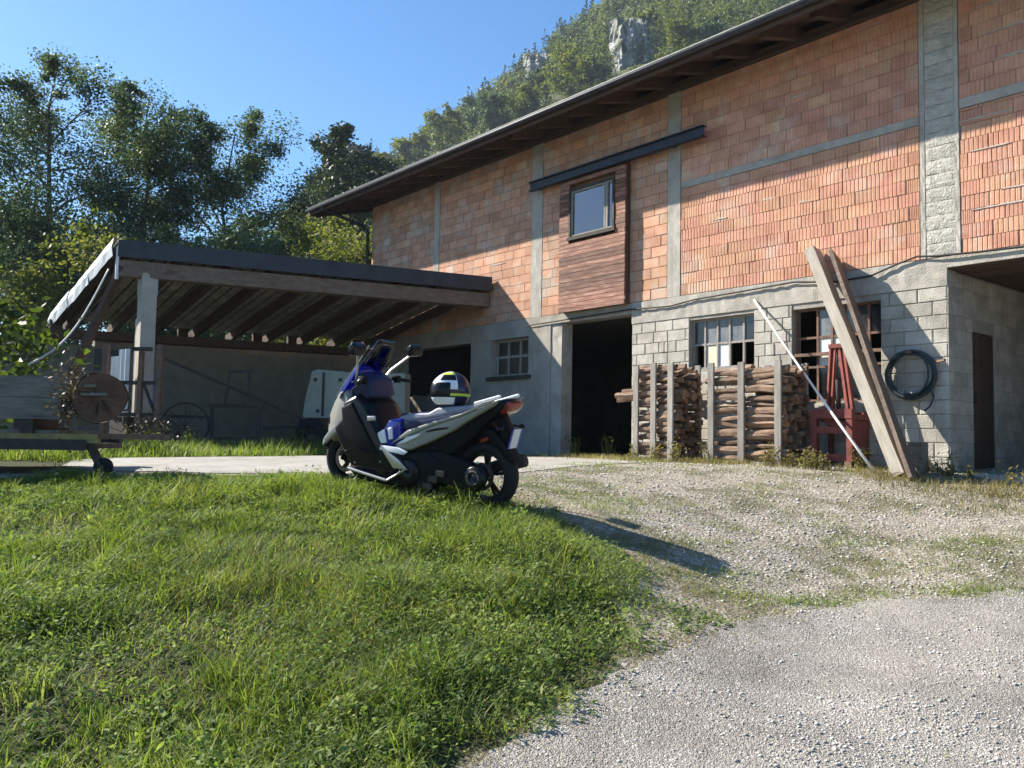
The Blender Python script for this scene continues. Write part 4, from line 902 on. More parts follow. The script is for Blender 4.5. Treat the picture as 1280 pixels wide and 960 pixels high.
# ------------------------------------------------------------------ scooter with helmet
sx, sy = -.235, 8.60
zr_, zf_ = tz(sx, sy), tz(-1.72, 9.46)
scoot = root('scooter', (sx, sy, zr_ - .012), 0, 'white and black maxi scooter with blue screen parked on the grass verge', 'scooter')
SS = 1.09; scoot.rotation_euler = (R(-5), -math.atan2(zf_ - zr_, 1.575 * SS), R(150)); scoot.rotation_mode = 'XYZ'; scoot.scale = (SS,) * 3
def wheel(x, Rw, wd):
    h = wd / 2
    prof = [(Rw - .095, -h * .55), (Rw - .075, -h * .85), (Rw - .045, -h), (Rw - .018, -h * .82), (Rw - .004, -h * .4), (Rw, 0), (Rw - .004, h * .4), (Rw - .018, h * .82), (Rw - .045, h), (Rw - .075, h * .85), (Rw - .095, h * .55)]
    ty = MB().lathe(prof, 40, (x, 0, Rw), 'y').build('tyre', M['rubber'], scoot, smooth=True)
    rm_ = MB(); rm_.lathe([(Rw - .10, -h * .6), (Rw - .088, -h * .6), (Rw - .092, h * .6), (Rw - .104, h * .6), (Rw - .12, 0)], 40, (x, 0, Rw), 'y')
    rm_.lathe([(.0, -.05), (.045, -.05), (.05, .05), (.0, .05)], 14, (x, 0, Rw), 'y')
    for k in range(5):
        a = k * 6.2832 / 5 + .3
        for d in (-.12, .12): rm_.bar((x + .04 * math.cos(a), 0, Rw + .04 * math.sin(a)), (x + (Rw - .10) * math.cos(a + d), 0, Rw + (Rw - .10) * math.sin(a + d)), .022, .03, (0, 1, 0))
    rm_.build('rim', M['gloss'], ty)
    MB().lathe([(.09, -.003), (.125, -.003), (.125, .003), (.09, .003)], 28, (x, wd * .5 + .012, Rw), 'y').build('brake_disc', M['iron'], ty)
    return ty
wheel(0, .305, .17); wheel(1.575, .285, .125)
BODY = ((-1, .86), (-.86, .95), (-.5, 1), (.5, 1), (.86, .95), (1, .86))
flat = ((-1, .9), (-.7, 1), (.7, 1), (1, .9))
def pf_(name, poly, w_, m, y0=0, lay=BODY, bev=.008, wf=None, parent=scoot):
    if sum(p[0] for p in poly) / len(poly) < .98 and parent is scoot: poly = [(x, z if z < .5 else .5 + (z - .5) * .85) for x, z in poly]
    b = MB(); b.puff(poly, w_, y0, lay, wf); o = b.build(name, m, parent)
    if bev:
        x = o.modifiers.new('bevel', 'BEVEL'); x.width = bev; x.segments = 2; x.limit_method = 'ANGLE'; x.angle_limit = R(20)
    o.data.shade_smooth(); e = o.modifiers.new('split', 'EDGE_SPLIT'); e.split_angle = R(42); return o
nose = lambda x, z: 1.0 - .62 * max(0, min(1, (x - 1.45) / .38))
pf_('front_cowl', [(1.40, .90), (1.46, .98), (1.58, .96), (1.69, .84), (1.775, .70), (1.80, .55), (1.79, .46), (1.70, .44), (1.60, .56), (1.50, .66), (1.44, .78)], .24, M['pearl'], wf=nose)
for sd in (-1, 1):
    pf_('cowl_trim', [(1.76, .42), (1.79, .47), (1.64, .64), (1.48, .80), (1.42, .80), (1.56, .62)], .012, M['silver'], sd * .150, flat, .004)
    pf_('headlight', [(1.64, .80), (1.74, .72), (1.785, .62), (1.74, .60), (1.62, .70)], .035, M['gloss'], sd * .09, flat)
    MB().bar((1.47, sd * .215, .60), (1.36, sd * .25, .62), .02, .03).build('turn_signal', M['silver'], scoot)
pf_('leg_shield', [(1.50, .88), (1.34, .96), (1.20, .86), (1.08, .66), (.98, .50), (.80, .44), (.74, .34), (.86, .22), (1.36, .22), (1.45, .34), (1.57, .50), (1.62, .60), (1.52, .70)], .255, M['gloss'], bev=.014)
pf_('shield_fold', [(1.48, .80), (1.36, .86), (1.14, .56), (1.02, .40), (1.20, .40), (1.44, .56)], .02, M['blackplastic'], .258, flat, .006)
pf_('belly_pan', [(1.44, .32), (1.44, .20), (1.32, .12), (.74, .11), (.56, .22), (.66, .36), (1.0, .33)], .215, M['blackplastic'], bev=.014)
for sd in (-1, 1):
    MB().bar((1.40, sd * .235, .235), (.92, sd * .25, .175), .045, .025).bar((.92, sd * .25, .175), (.72, sd * .24, .30), .035, .02).build('footboard_trim', M['silver'], scoot, bevel=.006)
    pf_('silver_blade', [(.68, .30), (.84, .30), (.97, .44), (1.0, .50), (.90, .44), (.78, .38)], .010, M['silver'], sd * .262, flat, .004)
    pf_('badge_plate', [(1.17, .70), (1.17, .745), (1.08, .755), (1.07, .715)], .006, M['silver'], sd * .262, flat, .003)
pf_('front_fender', [(1.88, .38), (1.82, .53), (1.68, .60), (1.44, .56), (1.32, .42), (1.38, .42), (1.52, .52), (1.66, .545), (1.78, .49), (1.84, .37)], .08, M['blackplastic'], 0, flat)
pf_('fender_tip', [(1.90, .38), (1.88, .46), (1.80, .55), (1.72, .585), (1.79, .51), (1.85, .42)], .06, M['white'], 0, flat, .004)
for sd in (-1, 1): MB().tube([(1.575, sd * .105, .285), (1.43, sd * .105, .72)], [.032, .028], 10).build('fork_leg', M['blackplastic'], scoot, smooth=True)
MB().box(1.50, 1.58, .09, .125, .36, .46).build('brake_caliper', M['silver'], scoot, bevel=.01)
b = MB(); n = 8; vs = []
for j in range(7):
    t = j / 6; wz = .235 - .10 * t ** 2
    for i in range(n + 1):
        a = -1 + 2 * i / n; vs.append((1.66 - .40 * t - .12 * a * a * (1 - .3 * t), a * wz, .90 + .56 * t - .02 * a * a))
b.add(vs, [(j * (n + 1) + i, j * (n + 1) + i + 1, (j + 1) * (n + 1) + i + 1, (j + 1) * (n + 1) + i) for j in range(6) for i in range(n)])
ws_ = b.build('windscreen', M['screen'], scoot, smooth=True, fix=False); ws_.modifiers.new('t', 'SOLIDIFY').thickness = .005
MB().bar((1.60, .205, .90), (1.30, .12, 1.40), .010, .012).build('screen_edge', M['silver'], scoot)
pf_('screen_cowl', [(1.62, .92), (1.56, 1.06), (1.46, 1.20), (1.40, 1.16), (1.38, .98), (1.44, .90)], .17, M['blue'], 0, wf=lambda x, z: 1.15 - .6 * (z - .9) / .35)
pf_('dashboard', [(1.44, .92), (1.42, 1.10), (1.34, 1.15), (1.24, 1.08), (1.18, .92), (1.3, .86)], .18, M['navy'])
MB().tube([(1.18, -.39, 1.06), (1.25, -.30, 1.08), (1.29, -.12, 1.02), (1.29, .12, 1.02), (1.25, .30, 1.08), (1.18, .39, 1.06)], .014, 8).build('handlebar', M['silver'], scoot, smooth=True)
for sd in (-1, 1):
    MB().tube([(1.245, sd * .27, 1.077), (1.18, sd * .40, 1.055)], .019, 10).build('grip', M['rubber'], scoot, smooth=True)
    MB().tube([(1.31, sd * .24, 1.07), (1.28, sd * .37, 1.06)], .009, 6).build('brake_lever', M['silver'], scoot)
    pf_('switch_box', [(1.29, 1.04), (1.29, 1.11), (1.21, 1.11), (1.21, 1.04)], .03, M['blackplastic'], sd * .25, flat)
    k_ = .12 if sd < 0 else 0
    st_ = MB().tube([(1.40, sd * .18, 1.02), (1.32, sd * .25, 1.16), (1.26 - k_, sd * .33, 1.32)], .011, 6).build('mirror_stem', M['silver'], scoot)
    mx_ = 1.24 - k_
    pf_('mirror', [(mx_ + .03, 1.30), (mx_ + .04, 1.39), (mx_ - .005, 1.425), (mx_ - .05, 1.39), (mx_ - .035, 1.31)], .085, M['gloss'], sd * .36, BODY, .006, None, st_)
pf_('blue_side_panel', [(1.02, .48), (1.05, .62), (.95, .78), (.82, .80), (.80, .60), (.90, .46)], .225, M['blue'])
for sd in (-1, 1):
    pf_('white_fin', [(1.03, .50), (1.06, .60), (.99, .64), (.955, .52)], .014, M['white'], sd * .232, flat, .004)
    pf_('white_fin', [(.93, .56), (.945, .68), (.90, .70), (.885, .57)], .012, M['white'], sd * .232, flat, .004)
    pf_('white_sill', [(1.02, .45), (1.0, .495), (.80, .49), (.70, .46), (.74, .43)], .014, M['white'], sd * .25, flat, .004)
pf_('seat', [(.95, .72), (.90, .81), (.74, .86), (.56, .88), (.46, .95), (.20, .99), (.0, 1.03), (-.04, .98), (.3, .86), (.6, .78)], .165, M['seat'], bev=.02)
pf_('seat_base', [(.98, .66), (.95, .745), (.60, .80), (.25, .90), (.0, .985), (-.05, .95), (.3, .78), (.66, .66)], .19, M['navy'], 0, flat)
pf_('inner_body', [(.90, .62), (.60, .76), (.1, .88), (-.12, .96), (-.04, .80), (.10, .62), (.36, .40), (.80, .34)], .17, M['blackplastic'])
for sd in (-1, 1):
    L_ = ((-1, .88), (-.5, 1), (.4, .985), (1, .86)) if sd > 0 else ((-1, .86), (-.4, .985), (.5, 1), (1, .88))
    pf_('rear_side_panel', [(.93, .44), (.86, .53), (.62, .71), (.40, .81), (.14, .91), (-.12, 1.04), (-.22, 1.10), (-.17, 1.03), (.04, .88), (.22, .74), (.48, .58), (.70, .47)], .035, M['pearl'], sd * .195, L_, .010)
    pf_('white_seat_trim', [(.90, .52), (.72, .68), (.44, .805), (.14, .92), (-.20, 1.10), (-.14, 1.05), (.16, .885), (.46, .76), (.68, .64)], .012, M['pearl'], sd * .236, flat, .004)
    pf_('white_flash', [(.84, .52), (.70, .62), (.56, .67), (.60, .63), (.74, .55)], .008, M['white'], sd * .236, flat, .003)
    pf_('dark_mark', [(.52, .70), (.42, .735), (.28, .765), (.29, .745), (.42, .712), (.52, .68)], .004, M['gloss'], sd * .232, flat, 0)
    MB().bar((.06, sd * .17, .945), (-.20, sd * .16, 1.03), .03, .03).build('grab_rail', M['white'], scoot, bevel=.008)
pf_('tail_unit', [(.12, .92), (-.02, 1.04), (-.22, 1.10), (-.26, 1.06), (-.18, .94), (.04, .74), (.3, .62), (.4, .7)], .15, M['gloss'])
pf_('tail_light', [(-.14, .99), (-.20, 1.08), (-.275, 1.06), (-.255, .99), (-.19, .93)], .13, M['redlens'], 0, BODY, .01)
pf_('rear_mudguard', [(.14, .66), (.0, .78), (-.10, .76), (-.22, .64), (-.31, .46), (-.28, .45), (-.18, .56), (-.04, .64)], .085, M['blackplastic'], 0, flat)
pf_('plate_hanger', [(-.02, .94), (-.14, .96), (-.26, .72), (-.24, .60), (-.19, .60), (-.14, .74)], .06, M['blackplastic'], 0, flat)
pl = MB().box(-.088, .088, -.003, .003, -.088, .088).build('number_plate', M['white'], scoot); pl.location = (-.268, .0, .66); pl.rotation_euler = (R(14), 0, R(-90))
for x0, x1 in ((-.0882, -.062), (.062, .0882)): MB().box(x0, x1, -.0045, .0045, -.0885, .0885).build('blue_band', M['blue'], pl)
for sd in (-1, 1): MB().ball((-.22, sd * .19, .75), .035, .03, .025, 10, 6).bar((-.18, sd * .05, .77), (-.22, sd * .17, .75), .02, .02).build('turn_signal', M['gloss'], scoot, smooth=True)
pf_('engine_block', [(.90, .32), (.84, .44), (.50, .50), (.34, .42), (.34, .22), (.52, .12), (.80, .14)], .215, M['blackplastic'], bev=.014)
MB().lathe([(.0, -.02), (.11, -.02), (.12, .0), (.10, .025), (.06, .03), (.0, .03)], 20, (.70, .215, .28), 'y').build('clutch_cover', M['gloss'], scoot, smooth=True)
for x, z in ((.44, .24), (.36, .30), (.50, .17)): MB().box(x - .05, x + .05, .20, .225, z - .03, z + .03).build('engine_fin', M['iron'], scoot, bevel=.008)
pf_('transmission_case', [(.66, .44), (.42, .50), (.14, .45), (-.06, .40), (-.10, .31), (-.06, .22), (.08, .18), (.40, .22), (.62, .24)], .045, M['blackplastic'], .155, flat, .014)
MB().lathe([(.0, -.02), (.105, -.02), (.11, .01), (.09, .03), (.0, .03)], 20, (.0, .20, .305), 'y').build('hub_cover', M['gloss'], scoot, smooth=True)
MB().lathe([(.05, 0), (.065, 0), (.065, .014), (.05, .014)], 20, (.0, .225, .305), 'y').build('hub_ring', M['iron'], scoot, smooth=True)
for x, z in ((-.02, .44), (-.20, .33), (-.20, .24)): MB().ball((x, .205 if x > -.1 else .09, z), .014, .01, .014, 8, 5).build('bolt', M['silver'], scoot)
MB().tube([(.62, -.19, .22), (.30, -.23, .26), (.02, -.25, .36), (-.24, -.25, .44)], [.03, .05, .065, .058], 14).build('exhaust', M['iron'], scoot, smooth=True)
MB().tube([(.66, .12, .20), (.60, .20, .10), (.56, .30, .0)], .014, 8).build('side_stand', M['iron'], scoot, smooth=True)
MB().tube([(.86, .14, .16), (.80, .17, .05), (.58, .17, .04), (.5, .14, .12)], .02, 8).build('centre_stand', M['iron'], scoot, smooth=True)
for sd in (-1, 1):
    MB().tube([(1.24, sd * .26, 1.06), (1.38, sd * .24, .98), (1.42, sd * .2, .80), (1.46, sd * .13, .55), (1.53, sd * .10, .42)], .007, 6).build('brake_hose', M['rubber'], scoot, smooth=True)
    for x, z in ((1.42, .40), (1.30, .30), (1.0, .34), (1.36, .80), (.62, .55), (.30, .68)): MB().lathe([(0, -.002), (.009, -.002), (.008, .004), (0, .004)], 8, (x, sd * .262 if x > .9 else sd * .236, z), 'y').build('screw', M['silver'], scoot)
    pf_('seam', [(1.47, .36), (1.475, .36), (1.10, .58), (1.095, .575)], .003, M['iron'], sd * .262, flat, 0)
    pf_('reflector', [(.02, .62), (.02, .66), (-.05, .69), (-.05, .65)], .006, M['redlens'], sd * .095, flat, 0)
# helmet resting on the seat, tipped towards the camera
bpy.context.view_layer.update()
sm_ = scoot.matrix_basis
hp = sm_ @ Vector((.40, .03, 1.03))
hel = root('helmet', hp, R(208), 'white and dark full-face helmet with neon stripe resting on the scooter seat', 'helmet'); hel.scale = (1.12,) * 3
def shell(name, t0, t1, a0, a1, k, m, parent):
    """patch of the helmet shell: azimuth a (0 = front), polar t from the crown"""
    b = MB(); na, nt_ = 22, 14; vs = []
    for j in range(nt_ + 1):
        t = t0 + (t1 - t0) * j / nt_
        for i in range(na + 1):
            a = a0 + (a1 - a0) * i / na
            r_ = 1 + .10 * max(0, math.cos(a)) * max(0, math.sin(t)) ** 2 + (.12 * max(0, math.cos(a)) * max(0, -math.cos(t)))
            vs.append((.172 * k * r_ * math.sin(t) * math.cos(a), .150 * k * math.sin(t) * math.sin(a), .168 * k * math.cos(t)))
    b.add(vs, [(j * (na + 1) + i, (j + 1) * (na + 1) + i, (j + 1) * (na + 1) + i + 1, j * (na + 1) + i + 1) for j in range(nt_) for i in range(na)])
    o = b.build(name, m, parent, smooth=True, fix=False); o.modifiers.new('t', 'SOLIDIFY').thickness = .004; return o
sh_ = shell('shell', 0, R(138), 0, 6.2832, 1.0, M['purple'], hel)
shell('white_crown', R(3), R(88), R(-100), R(88), 1.012, M['white'], hel)
shell('white_chin', R(112), R(137), R(-95), R(80), 1.02, M['white'], hel)
shell('visor', R(68), R(110), R(-80), R(66), 1.03, M['gloss'], hel)
shell('neon_stripe', R(100), R(107), R(60), R(170), 1.016, M['neon'], hel)
shell('neon_flash', R(22), R(40), R(20), R(80), 1.022, M['neon'], hel)
shell('dark_flash', R(38), R(60), R(30), R(85), 1.024, M['gloss'], hel)
MB().ball((0, 0, -.045), .145, .128, .08, 16, 8).build('lining', M['rubber'], hel, smooth=True)
# ------------------------------------------------------------------ trees and shrubs
M['leaf'] = leafmat('tree_leaf', [(.034, .056, .036), (.060, .092, .052), (.095, .130, .064), (.16, .195, .085)], .34, .35, tcol=(1.2, 1.35, .75))
M['leaf2'] = leafmat('sunny_leaf', [(.045, .065, .018), (.09, .12, .028), (.14, .155, .045), (.20, .20, .075)], .45, .5)
M['leaf3'] = leafmat('conifer_needle', [(.015, .030, .016), (.028, .048, .022), (.05, .07, .028)], .2, .3)
M['vine'] = leafmat('broad_vine_leaf', [(.03, .055, .015), (.065, .10, .022), (.12, .16, .035)], .45, .8, rough=.4)
M['weed'] = leafmat('dry_weed', [(.07, .075, .025), (.14, .13, .05), (.26, .22, .11)], .4, 1.2)
M['brush'] = leafmat('dead_brush', [(.05, .04, .03), (.11, .085, .06), (.26, .22, .17)], .1, 2)
def leaves(P, size, rng, up=.3, asp=.62, droop=0.):
    """(n,3) centres -> pointed leaf quads, random facing"""
    n = len(P); d = rng.normal(size=(n, 3)); d[:, 2] = d[:, 2] * .6 - droop; d /= np.linalg.norm(d, axis=1)[:, None] + 1e-9
    h = rng.normal(size=(n, 3)); h[:, 2] += up * 3; s = np.cross(d, h); s /= np.linalg.norm(s, axis=1)[:, None] + 1e-9
    S = (size * rng.uniform(.6, 1.35, n))[:, None]
    a = P - d * S * .5; b = P + s * S * asp * .5 - d * S * .05; c = P + d * S * .5; e = P - s * S * asp * .5 - d * S * .05
    v = np.stack([a, b, c, e], 1).reshape(-1, 3); f = np.arange(4 * n).reshape(n, 4); return v, f
def tree(name, base, H, Rc, label, cat='tree', nl=16000, ls=.12, m='leaf', crown0=.25, shape='oval', nlimb=16, seed=1, group=None, trunk=.16, spread=.55, lean=(0, 0), up=.75, gap=.8, wood=True):
    rng = np.random.default_rng(seed); r_ = root(name, base, 0, label, cat, group)
    k = 9; tp = []
    for i in range(k):
        t = i / (k - 1); tp.append(Vector((lean[0] * t * H + rng.normal(0, .012) * H * t, lean[1] * t * H + rng.normal(0, .012) * H * t, t * H * .96)))
    tk = MB(); tk.tube(tp, [trunk * (1 - .93 * i / (k - 1)) + .008 for i in range(k)], 8)
    tips = []; wts = []
    def prof(t):
        u = (t - crown0) / (1 - crown0)
        if shape == 'cone': return max(.04, (1 - u) * .98)
        if shape == 'round': return max(.1, math.sin(math.pi * (.12 + .86 * u)) ** .7)
        return max(.12, math.sin(math.pi * (.14 + .82 * u ** .8)) ** .8)
    for i in range(nlimb):
        t = crown0 * .85 + (.985 - crown0 * .85) * (i + rng.random() * .8) / nlimb; t = min(t, .99)
        j = t * (k - 1); i0 = min(int(j), k - 2); p = tp[i0].lerp(tp[i0 + 1], j - i0)
        a = i * 2.4 + rng.normal(0, .5); L = Rc * prof(max(t, crown0 + .01)) * rng.uniform(.6, 1.15)
        upk = up if shape != 'cone' else .12
        d = Vector((math.cos(a), math.sin(a), upk * rng.uniform(.5, 1.2))).normalized()
        pts = [p]; q = p.copy(); n_ = 5
        for s_ in range(n_):
            d = (d + Vector(rng.normal(0, .13, 3)) + Vector((0, 0, .05 if shape != 'cone' else -.04))).normalized(); q = q + d * (L / n_); pts.append(q.copy())
            if s_ >= 1 and wood:
                for b_ in range(2):
                    e = (d + Vector(rng.normal(0, .75, 3))).normalized(); l2 = L * rng.uniform(.18, .42); q2 = q + e * l2
                    tk.tube([q, q + e * l2 * .5 + Vector(rng.normal(0, .03, 3)), q2], [trunk * .11, trunk * .07, .006], 4, False)
                    tips.append(q2); wts.append(l2); tips.append(q.lerp(q2, .6)); wts.append(l2 * .7)
            elif s_ >= 1:
                tips.append(q.copy() + Vector(rng.normal(0, .12 * L, 3))); wts.append(L * .3)
        tips.append(q.copy()); wts.append(L * .3)
        tk.tube(pts, [max(.008, trunk * (1 - t) * .6 * (1 - s_ / (n_ + .4)) + .01) for s_ in range(n_ + 1)], 5, False)
    tips.append(tp[-1]); wts.append(Rc * .2)
    tk.build('trunk', M['bark'], r_, fix=False)
    T = np.array([tuple(t) for t in tips]); Wt = np.array(wts)
    keep = rng.random(len(T)) < gap; T, Wt = T[keep], Wt[keep]
    ix = rng.choice(len(T), nl, p=Wt / Wt.sum()); sg = np.clip(Wt[ix], .15, None)[:, None] * spread
    P = T[ix] + np.clip(rng.normal(size=(nl, 3)), -1.7, 1.7) * sg * np.array([1, 1, .75])
    v, f = leaves(P, ls, rng); npmesh('crown', v, f, M[m], r_)
    return r_
v, f = leaves(IVY[0], .05, IVY[1]); npmesh('ivy', v, f, M['brush'], IVY[2])
def gbase(x, y): return (x, y, tz(x, y) - .05)
B = 'behind the shed'
tree('alder_tree', gbase(-17.2, 32), 14.6, 4.4, 'tallest slender dark green tree at the far left behind the shed', nl=58000, ls=.115, seed=3, nlimb=24, crown0=.14, trunk=.20, gap=.62, spread=.48)
tree('alder_tree', gbase(-14.4, 33.5), 14.2, 4.0, 'middle one of the three airy trees behind the shed, its top leaning left', nl=54000, ls=.115, seed=8, nlimb=24, crown0=.16, trunk=.19, gap=.62, spread=.48)
tree('alder_tree', gbase(-11.6, 35), 13.2, 3.8, 'lowest of the three airy trees, nearest the barn gable', nl=56000, ls=.115, seed=12, nlimb=22, crown0=.16, trunk=.17, gap=.62, spread=.48)
tree('alder_tree', gbase(-21.5, 31), 10.8, 3.6, 'dark tree cut by the left edge of the picture', nl=24000, ls=.115, seed=21, nlimb=18, crown0=.15, gap=.7)
tree('bushy_tree', gbase(-15.8, 29), 7.6, 3.2, 'dense dark bushy tree under the tallest tree', nl=24000, ls=.115, seed=31, nlimb=16, crown0=.08, shape='round', gap=.9)
tree('bushy_tree', gbase(-11.5, 30), 6.9, 3.1, 'dense olive bushy tree just above the shed roof', nl=24000, ls=.13, m='leaf', seed=33, nlimb=16, crown0=.08, shape='round', gap=.9)
tree('bushy_tree', gbase(-9.4, 42), 11.2, 3.6, 'olive bushy tree between the airy trees and the barn gable', nl=24000, ls=.16, m='leaf2', seed=35, nlimb=18, crown0=.10, shape='round', gap=.85)
tree('bushy_tree', gbase(-6.6, 40), 9.0, 3.0, 'yellowish green bush beside the barn gable downpipe', nl=20000, ls=.15, m='leaf2', seed=36, nlimb=16, crown0=.06, shape='round', gap=.9)
tree('bushy_tree', gbase(-13.4, 46), 11.8, 3.4, 'hazy green bush seen far behind the lowest airy tree', nl=9000, ls=.22, m='leaf', seed=37, nlimb=16, crown0=.10, shape='round', gap=.9)
tree('tall_tree', gbase(-14.0, 70), 26.0, 5.2, 'tall dark tree rising behind the barn gable', 'tree', nl=30000, ls=.30, m='leaf3', seed=41, nlimb=34, crown0=.35, trunk=.3, spread=.5, gap=.8)
tree('hedge_shrub', gbase(-12.4, 25), 6.0, 2.4, 'sunlit yellowish green shrub beside the shed roof end', 'shrub', nl=9000, ls=.12, m='leaf2', seed=51, nlimb=16, crown0=.05, shape='round', gap=.85, trunk=.07)
tree('hedge_shrub', gbase(-15.2, 26.5), 6.6, 2.8, 'dark green shrub behind the yellowish shrub at the left', 'shrub', nl=9000, ls=.13, m='leaf', seed=52, nlimb=16, crown0=.05, shape='round', gap=.85, trunk=.07)
tree('vine_shrub', gbase(-8.9, 14.6), 2.6, 1.25, 'leafy vine with broad leaves beside the trailer timbers', 'shrub', nl=1500, ls=.16, m='vine', seed=53, nlimb=12, crown0=.05, shape='round', gap=.9, trunk=.035)
tree('vine_shrub', gbase(-8.2, 13.0), 1.25, .8, 'low broad-leaved bush under the vine at the left edge', 'shrub', nl=700, ls=.12, m='vine', seed=54, nlimb=9, crown0=.05, shape='round', gap=.95, trunk=.03)
# brush pile by the rack
rng = np.random.default_rng(5); r_ = root('brush_pile', (-6.5, 16.25, 1.215), 0, 'heap of dry brushwood and dead leaves below the dark rack', 'brush pile')
tw = MB()
for k in range(90):
    a = rng.uniform(0, 6.28); p = Vector((rng.normal(0, .33), rng.normal(0, .25), rng.uniform(.0, .45))); d = Vector((math.cos(a), math.sin(a), rng.normal(.15, .35))) * rng.uniform(.2, .6)
    tw.tube([p, p + d * .5 + Vector(rng.normal(0, .03, 3)), p + d], [.010, .008, .004], 4, False)
tag(tw.build('twigs', M['bark'], r_, fix=False), kind='stuff')
P = rng.normal(size=(1400, 3)) * np.array([.42, .3, .28]) + np.array([0, 0, .22]); P[:, 2] = np.abs(P[:, 2]); P = P[P[:, 2] < .75 - .7 * np.abs(P[:, 0])]
v, f = leaves(P, .06, rng); npmesh('dry_leaves', v, f, M['brush'], r_)
# weeds along the wall
def weed(x, y, h, label, seed, n=26, m='weed', grp='dry weeds along the barn wall'):
    rng = np.random.default_rng(seed); r_ = root('wall_weed', (x, y, tz(x, y) - .01), 0, label, 'weed', grp); st = MB(); P = []
    for k in range(n // 3):
        a = rng.uniform(0, 6.28); l = h * rng.uniform(.5, 1.1); b = Vector((math.cos(a) * .28 * l, math.sin(a) * .28 * l, l)); p0 = Vector((rng.normal(0, .05), rng.normal(0, .05), 0))
        st.tube([p0, p0 + b * .5 + Vector((0, 0, .05 * l)), p0 + b], [.005, .004, .002], 4, False)
        for q in range(9): P.append(tuple(p0 + b * rng.uniform(.25, 1.05) + Vector(rng.normal(0, .03, 3))))
    st.build('stem', M['weed'], r_, fix=False); v, f = leaves(np.array(P), .055, rng, asp=.5); npmesh('foliage', v, f, M[m], r_)
wr = random.Random(9)
for k in range(26):
    s = wr.uniform(-1.2, 5.2); q = wr.uniform(1.0, 1.35) if 1.0 < s < 5 else wr.uniform(.1, .6); p = W(s, q, 0)
    weed(p.x, p.y, wr.uniform(.16, .38), 'small dry weed growing at the foot of the barn wall', 100 + k, wr.choice((15, 24, 33)))
for k, (x, y, h) in enumerate(((-4.0, 16.6, .5), (-6.4, 15.6, .45), (-5.6, 15.4, .4), (-3.3, 16.2, .5), (1.2, 17.0, .4), (1.9, 17.2, .45))):
    weed(x, y, h, 'tall green weed standing in the grass before the shed', 200 + k, 36, 'vine', 'green weeds before the shed')
# ------------------------------------------------------------------ valley side behind the barn
SKT = [-1.6, -.9, -.55, -.40, -.34, -.29, -.25, -.20, -.127, -.09, -.018, .055, .073, .127, .236, .40, .8, 1.6]
SKE = [.03, .04, .06, .09, .14, .22, .28, .325, .338, .372, .418, .480, .497, .54, .585, .60, .52, .3]
def mtn(X, Y):
    X = np.asarray(X, float); Y = np.asarray(Y, float); r_ = np.hypot(X, Y); az = np.arctan2(X, Y); e = np.interp(np.tan(np.clip(az, -1.0, 1.0)), SKT, SKE) * np.cos(np.clip(az, -1, 1))
    R0, R1 = 62., 340.
    t = (r_ - R0) / (R1 - R0); up = np.where(t < 1, np.clip(t, 0, 1) ** 1.08, 1 - .35 * np.clip(t - 1, 0, 2))
    z = 1.0 + up * (R1 * e - 7)
    fade = np.clip(t * 4, 0, 1)
    z = z + fade * (3.0 * np.sin(X * .045 + 1) * np.sin(Y * .06) + 1.6 * np.sin(X * .13) * np.sin(Y * .11 + X * .05))
    return z
az = np.linspace(-1.02, 1.02, 120); rd = np.concatenate([np.linspace(60, 340, 70), np.linspace(348, 620, 16)])
A, RD = np.meshgrid(az, rd); X = RD * np.sin(A); Y = RD * np.cos(A); Z = mtn(X, Y)
n1, n2 = len(rd), len(az); i = np.arange(n1 * n2).reshape(n1, n2)
v = np.stack([X, Y, Z], -1).reshape(-1, 3); f = np.stack([i[:-1, :-1], i[:-1, 1:], i[1:, 1:], i[1:, :-1]], -1).reshape(-1, 4)
o = npmesh('mountain', v, f, mat('hillside_scrub', (.030, .040, .018), (.075, .085, .035), .08, .95, .8, .4, coord='world', c3=(.24, .23, .20), s3=.05, t3=(.60, .68)), smooth=True); tag(o, kind='structure')
rng = np.random.default_rng(77)
CL = Vector((25.5, 196., 0))     # the bare cliff
def on_cliff(x, y): 
    a = np.arctan2(x, y); r_ = np.hypot(x, y)
    return ((((a - .137) / .034) ** 2 + ((r_ - 216) / 20) ** 2 < 1) & (np.sin(a * 260 + r_ * .35) < .75)) | (((a - .028) / .02) ** 2 + ((r_ - 318) / 22) ** 2 < 1)
n = 3800; a = rng.uniform(-.42, .42, n); r_ = 70 + 275 * rng.random(n) ** .75
a = np.concatenate([a, rng.uniform(-.40, .30, 500)]); r_ = np.concatenate([r_, rng.uniform(326, 346, 500)]); n = len(a)
x = r_ * np.sin(a); y = r_ * np.cos(a)
k = ~on_cliff(x, y) & (vnoise(x, y, .05, 8) > -.75); x, y, r_ = x[k], y[k], r_[k]; n = len(x)
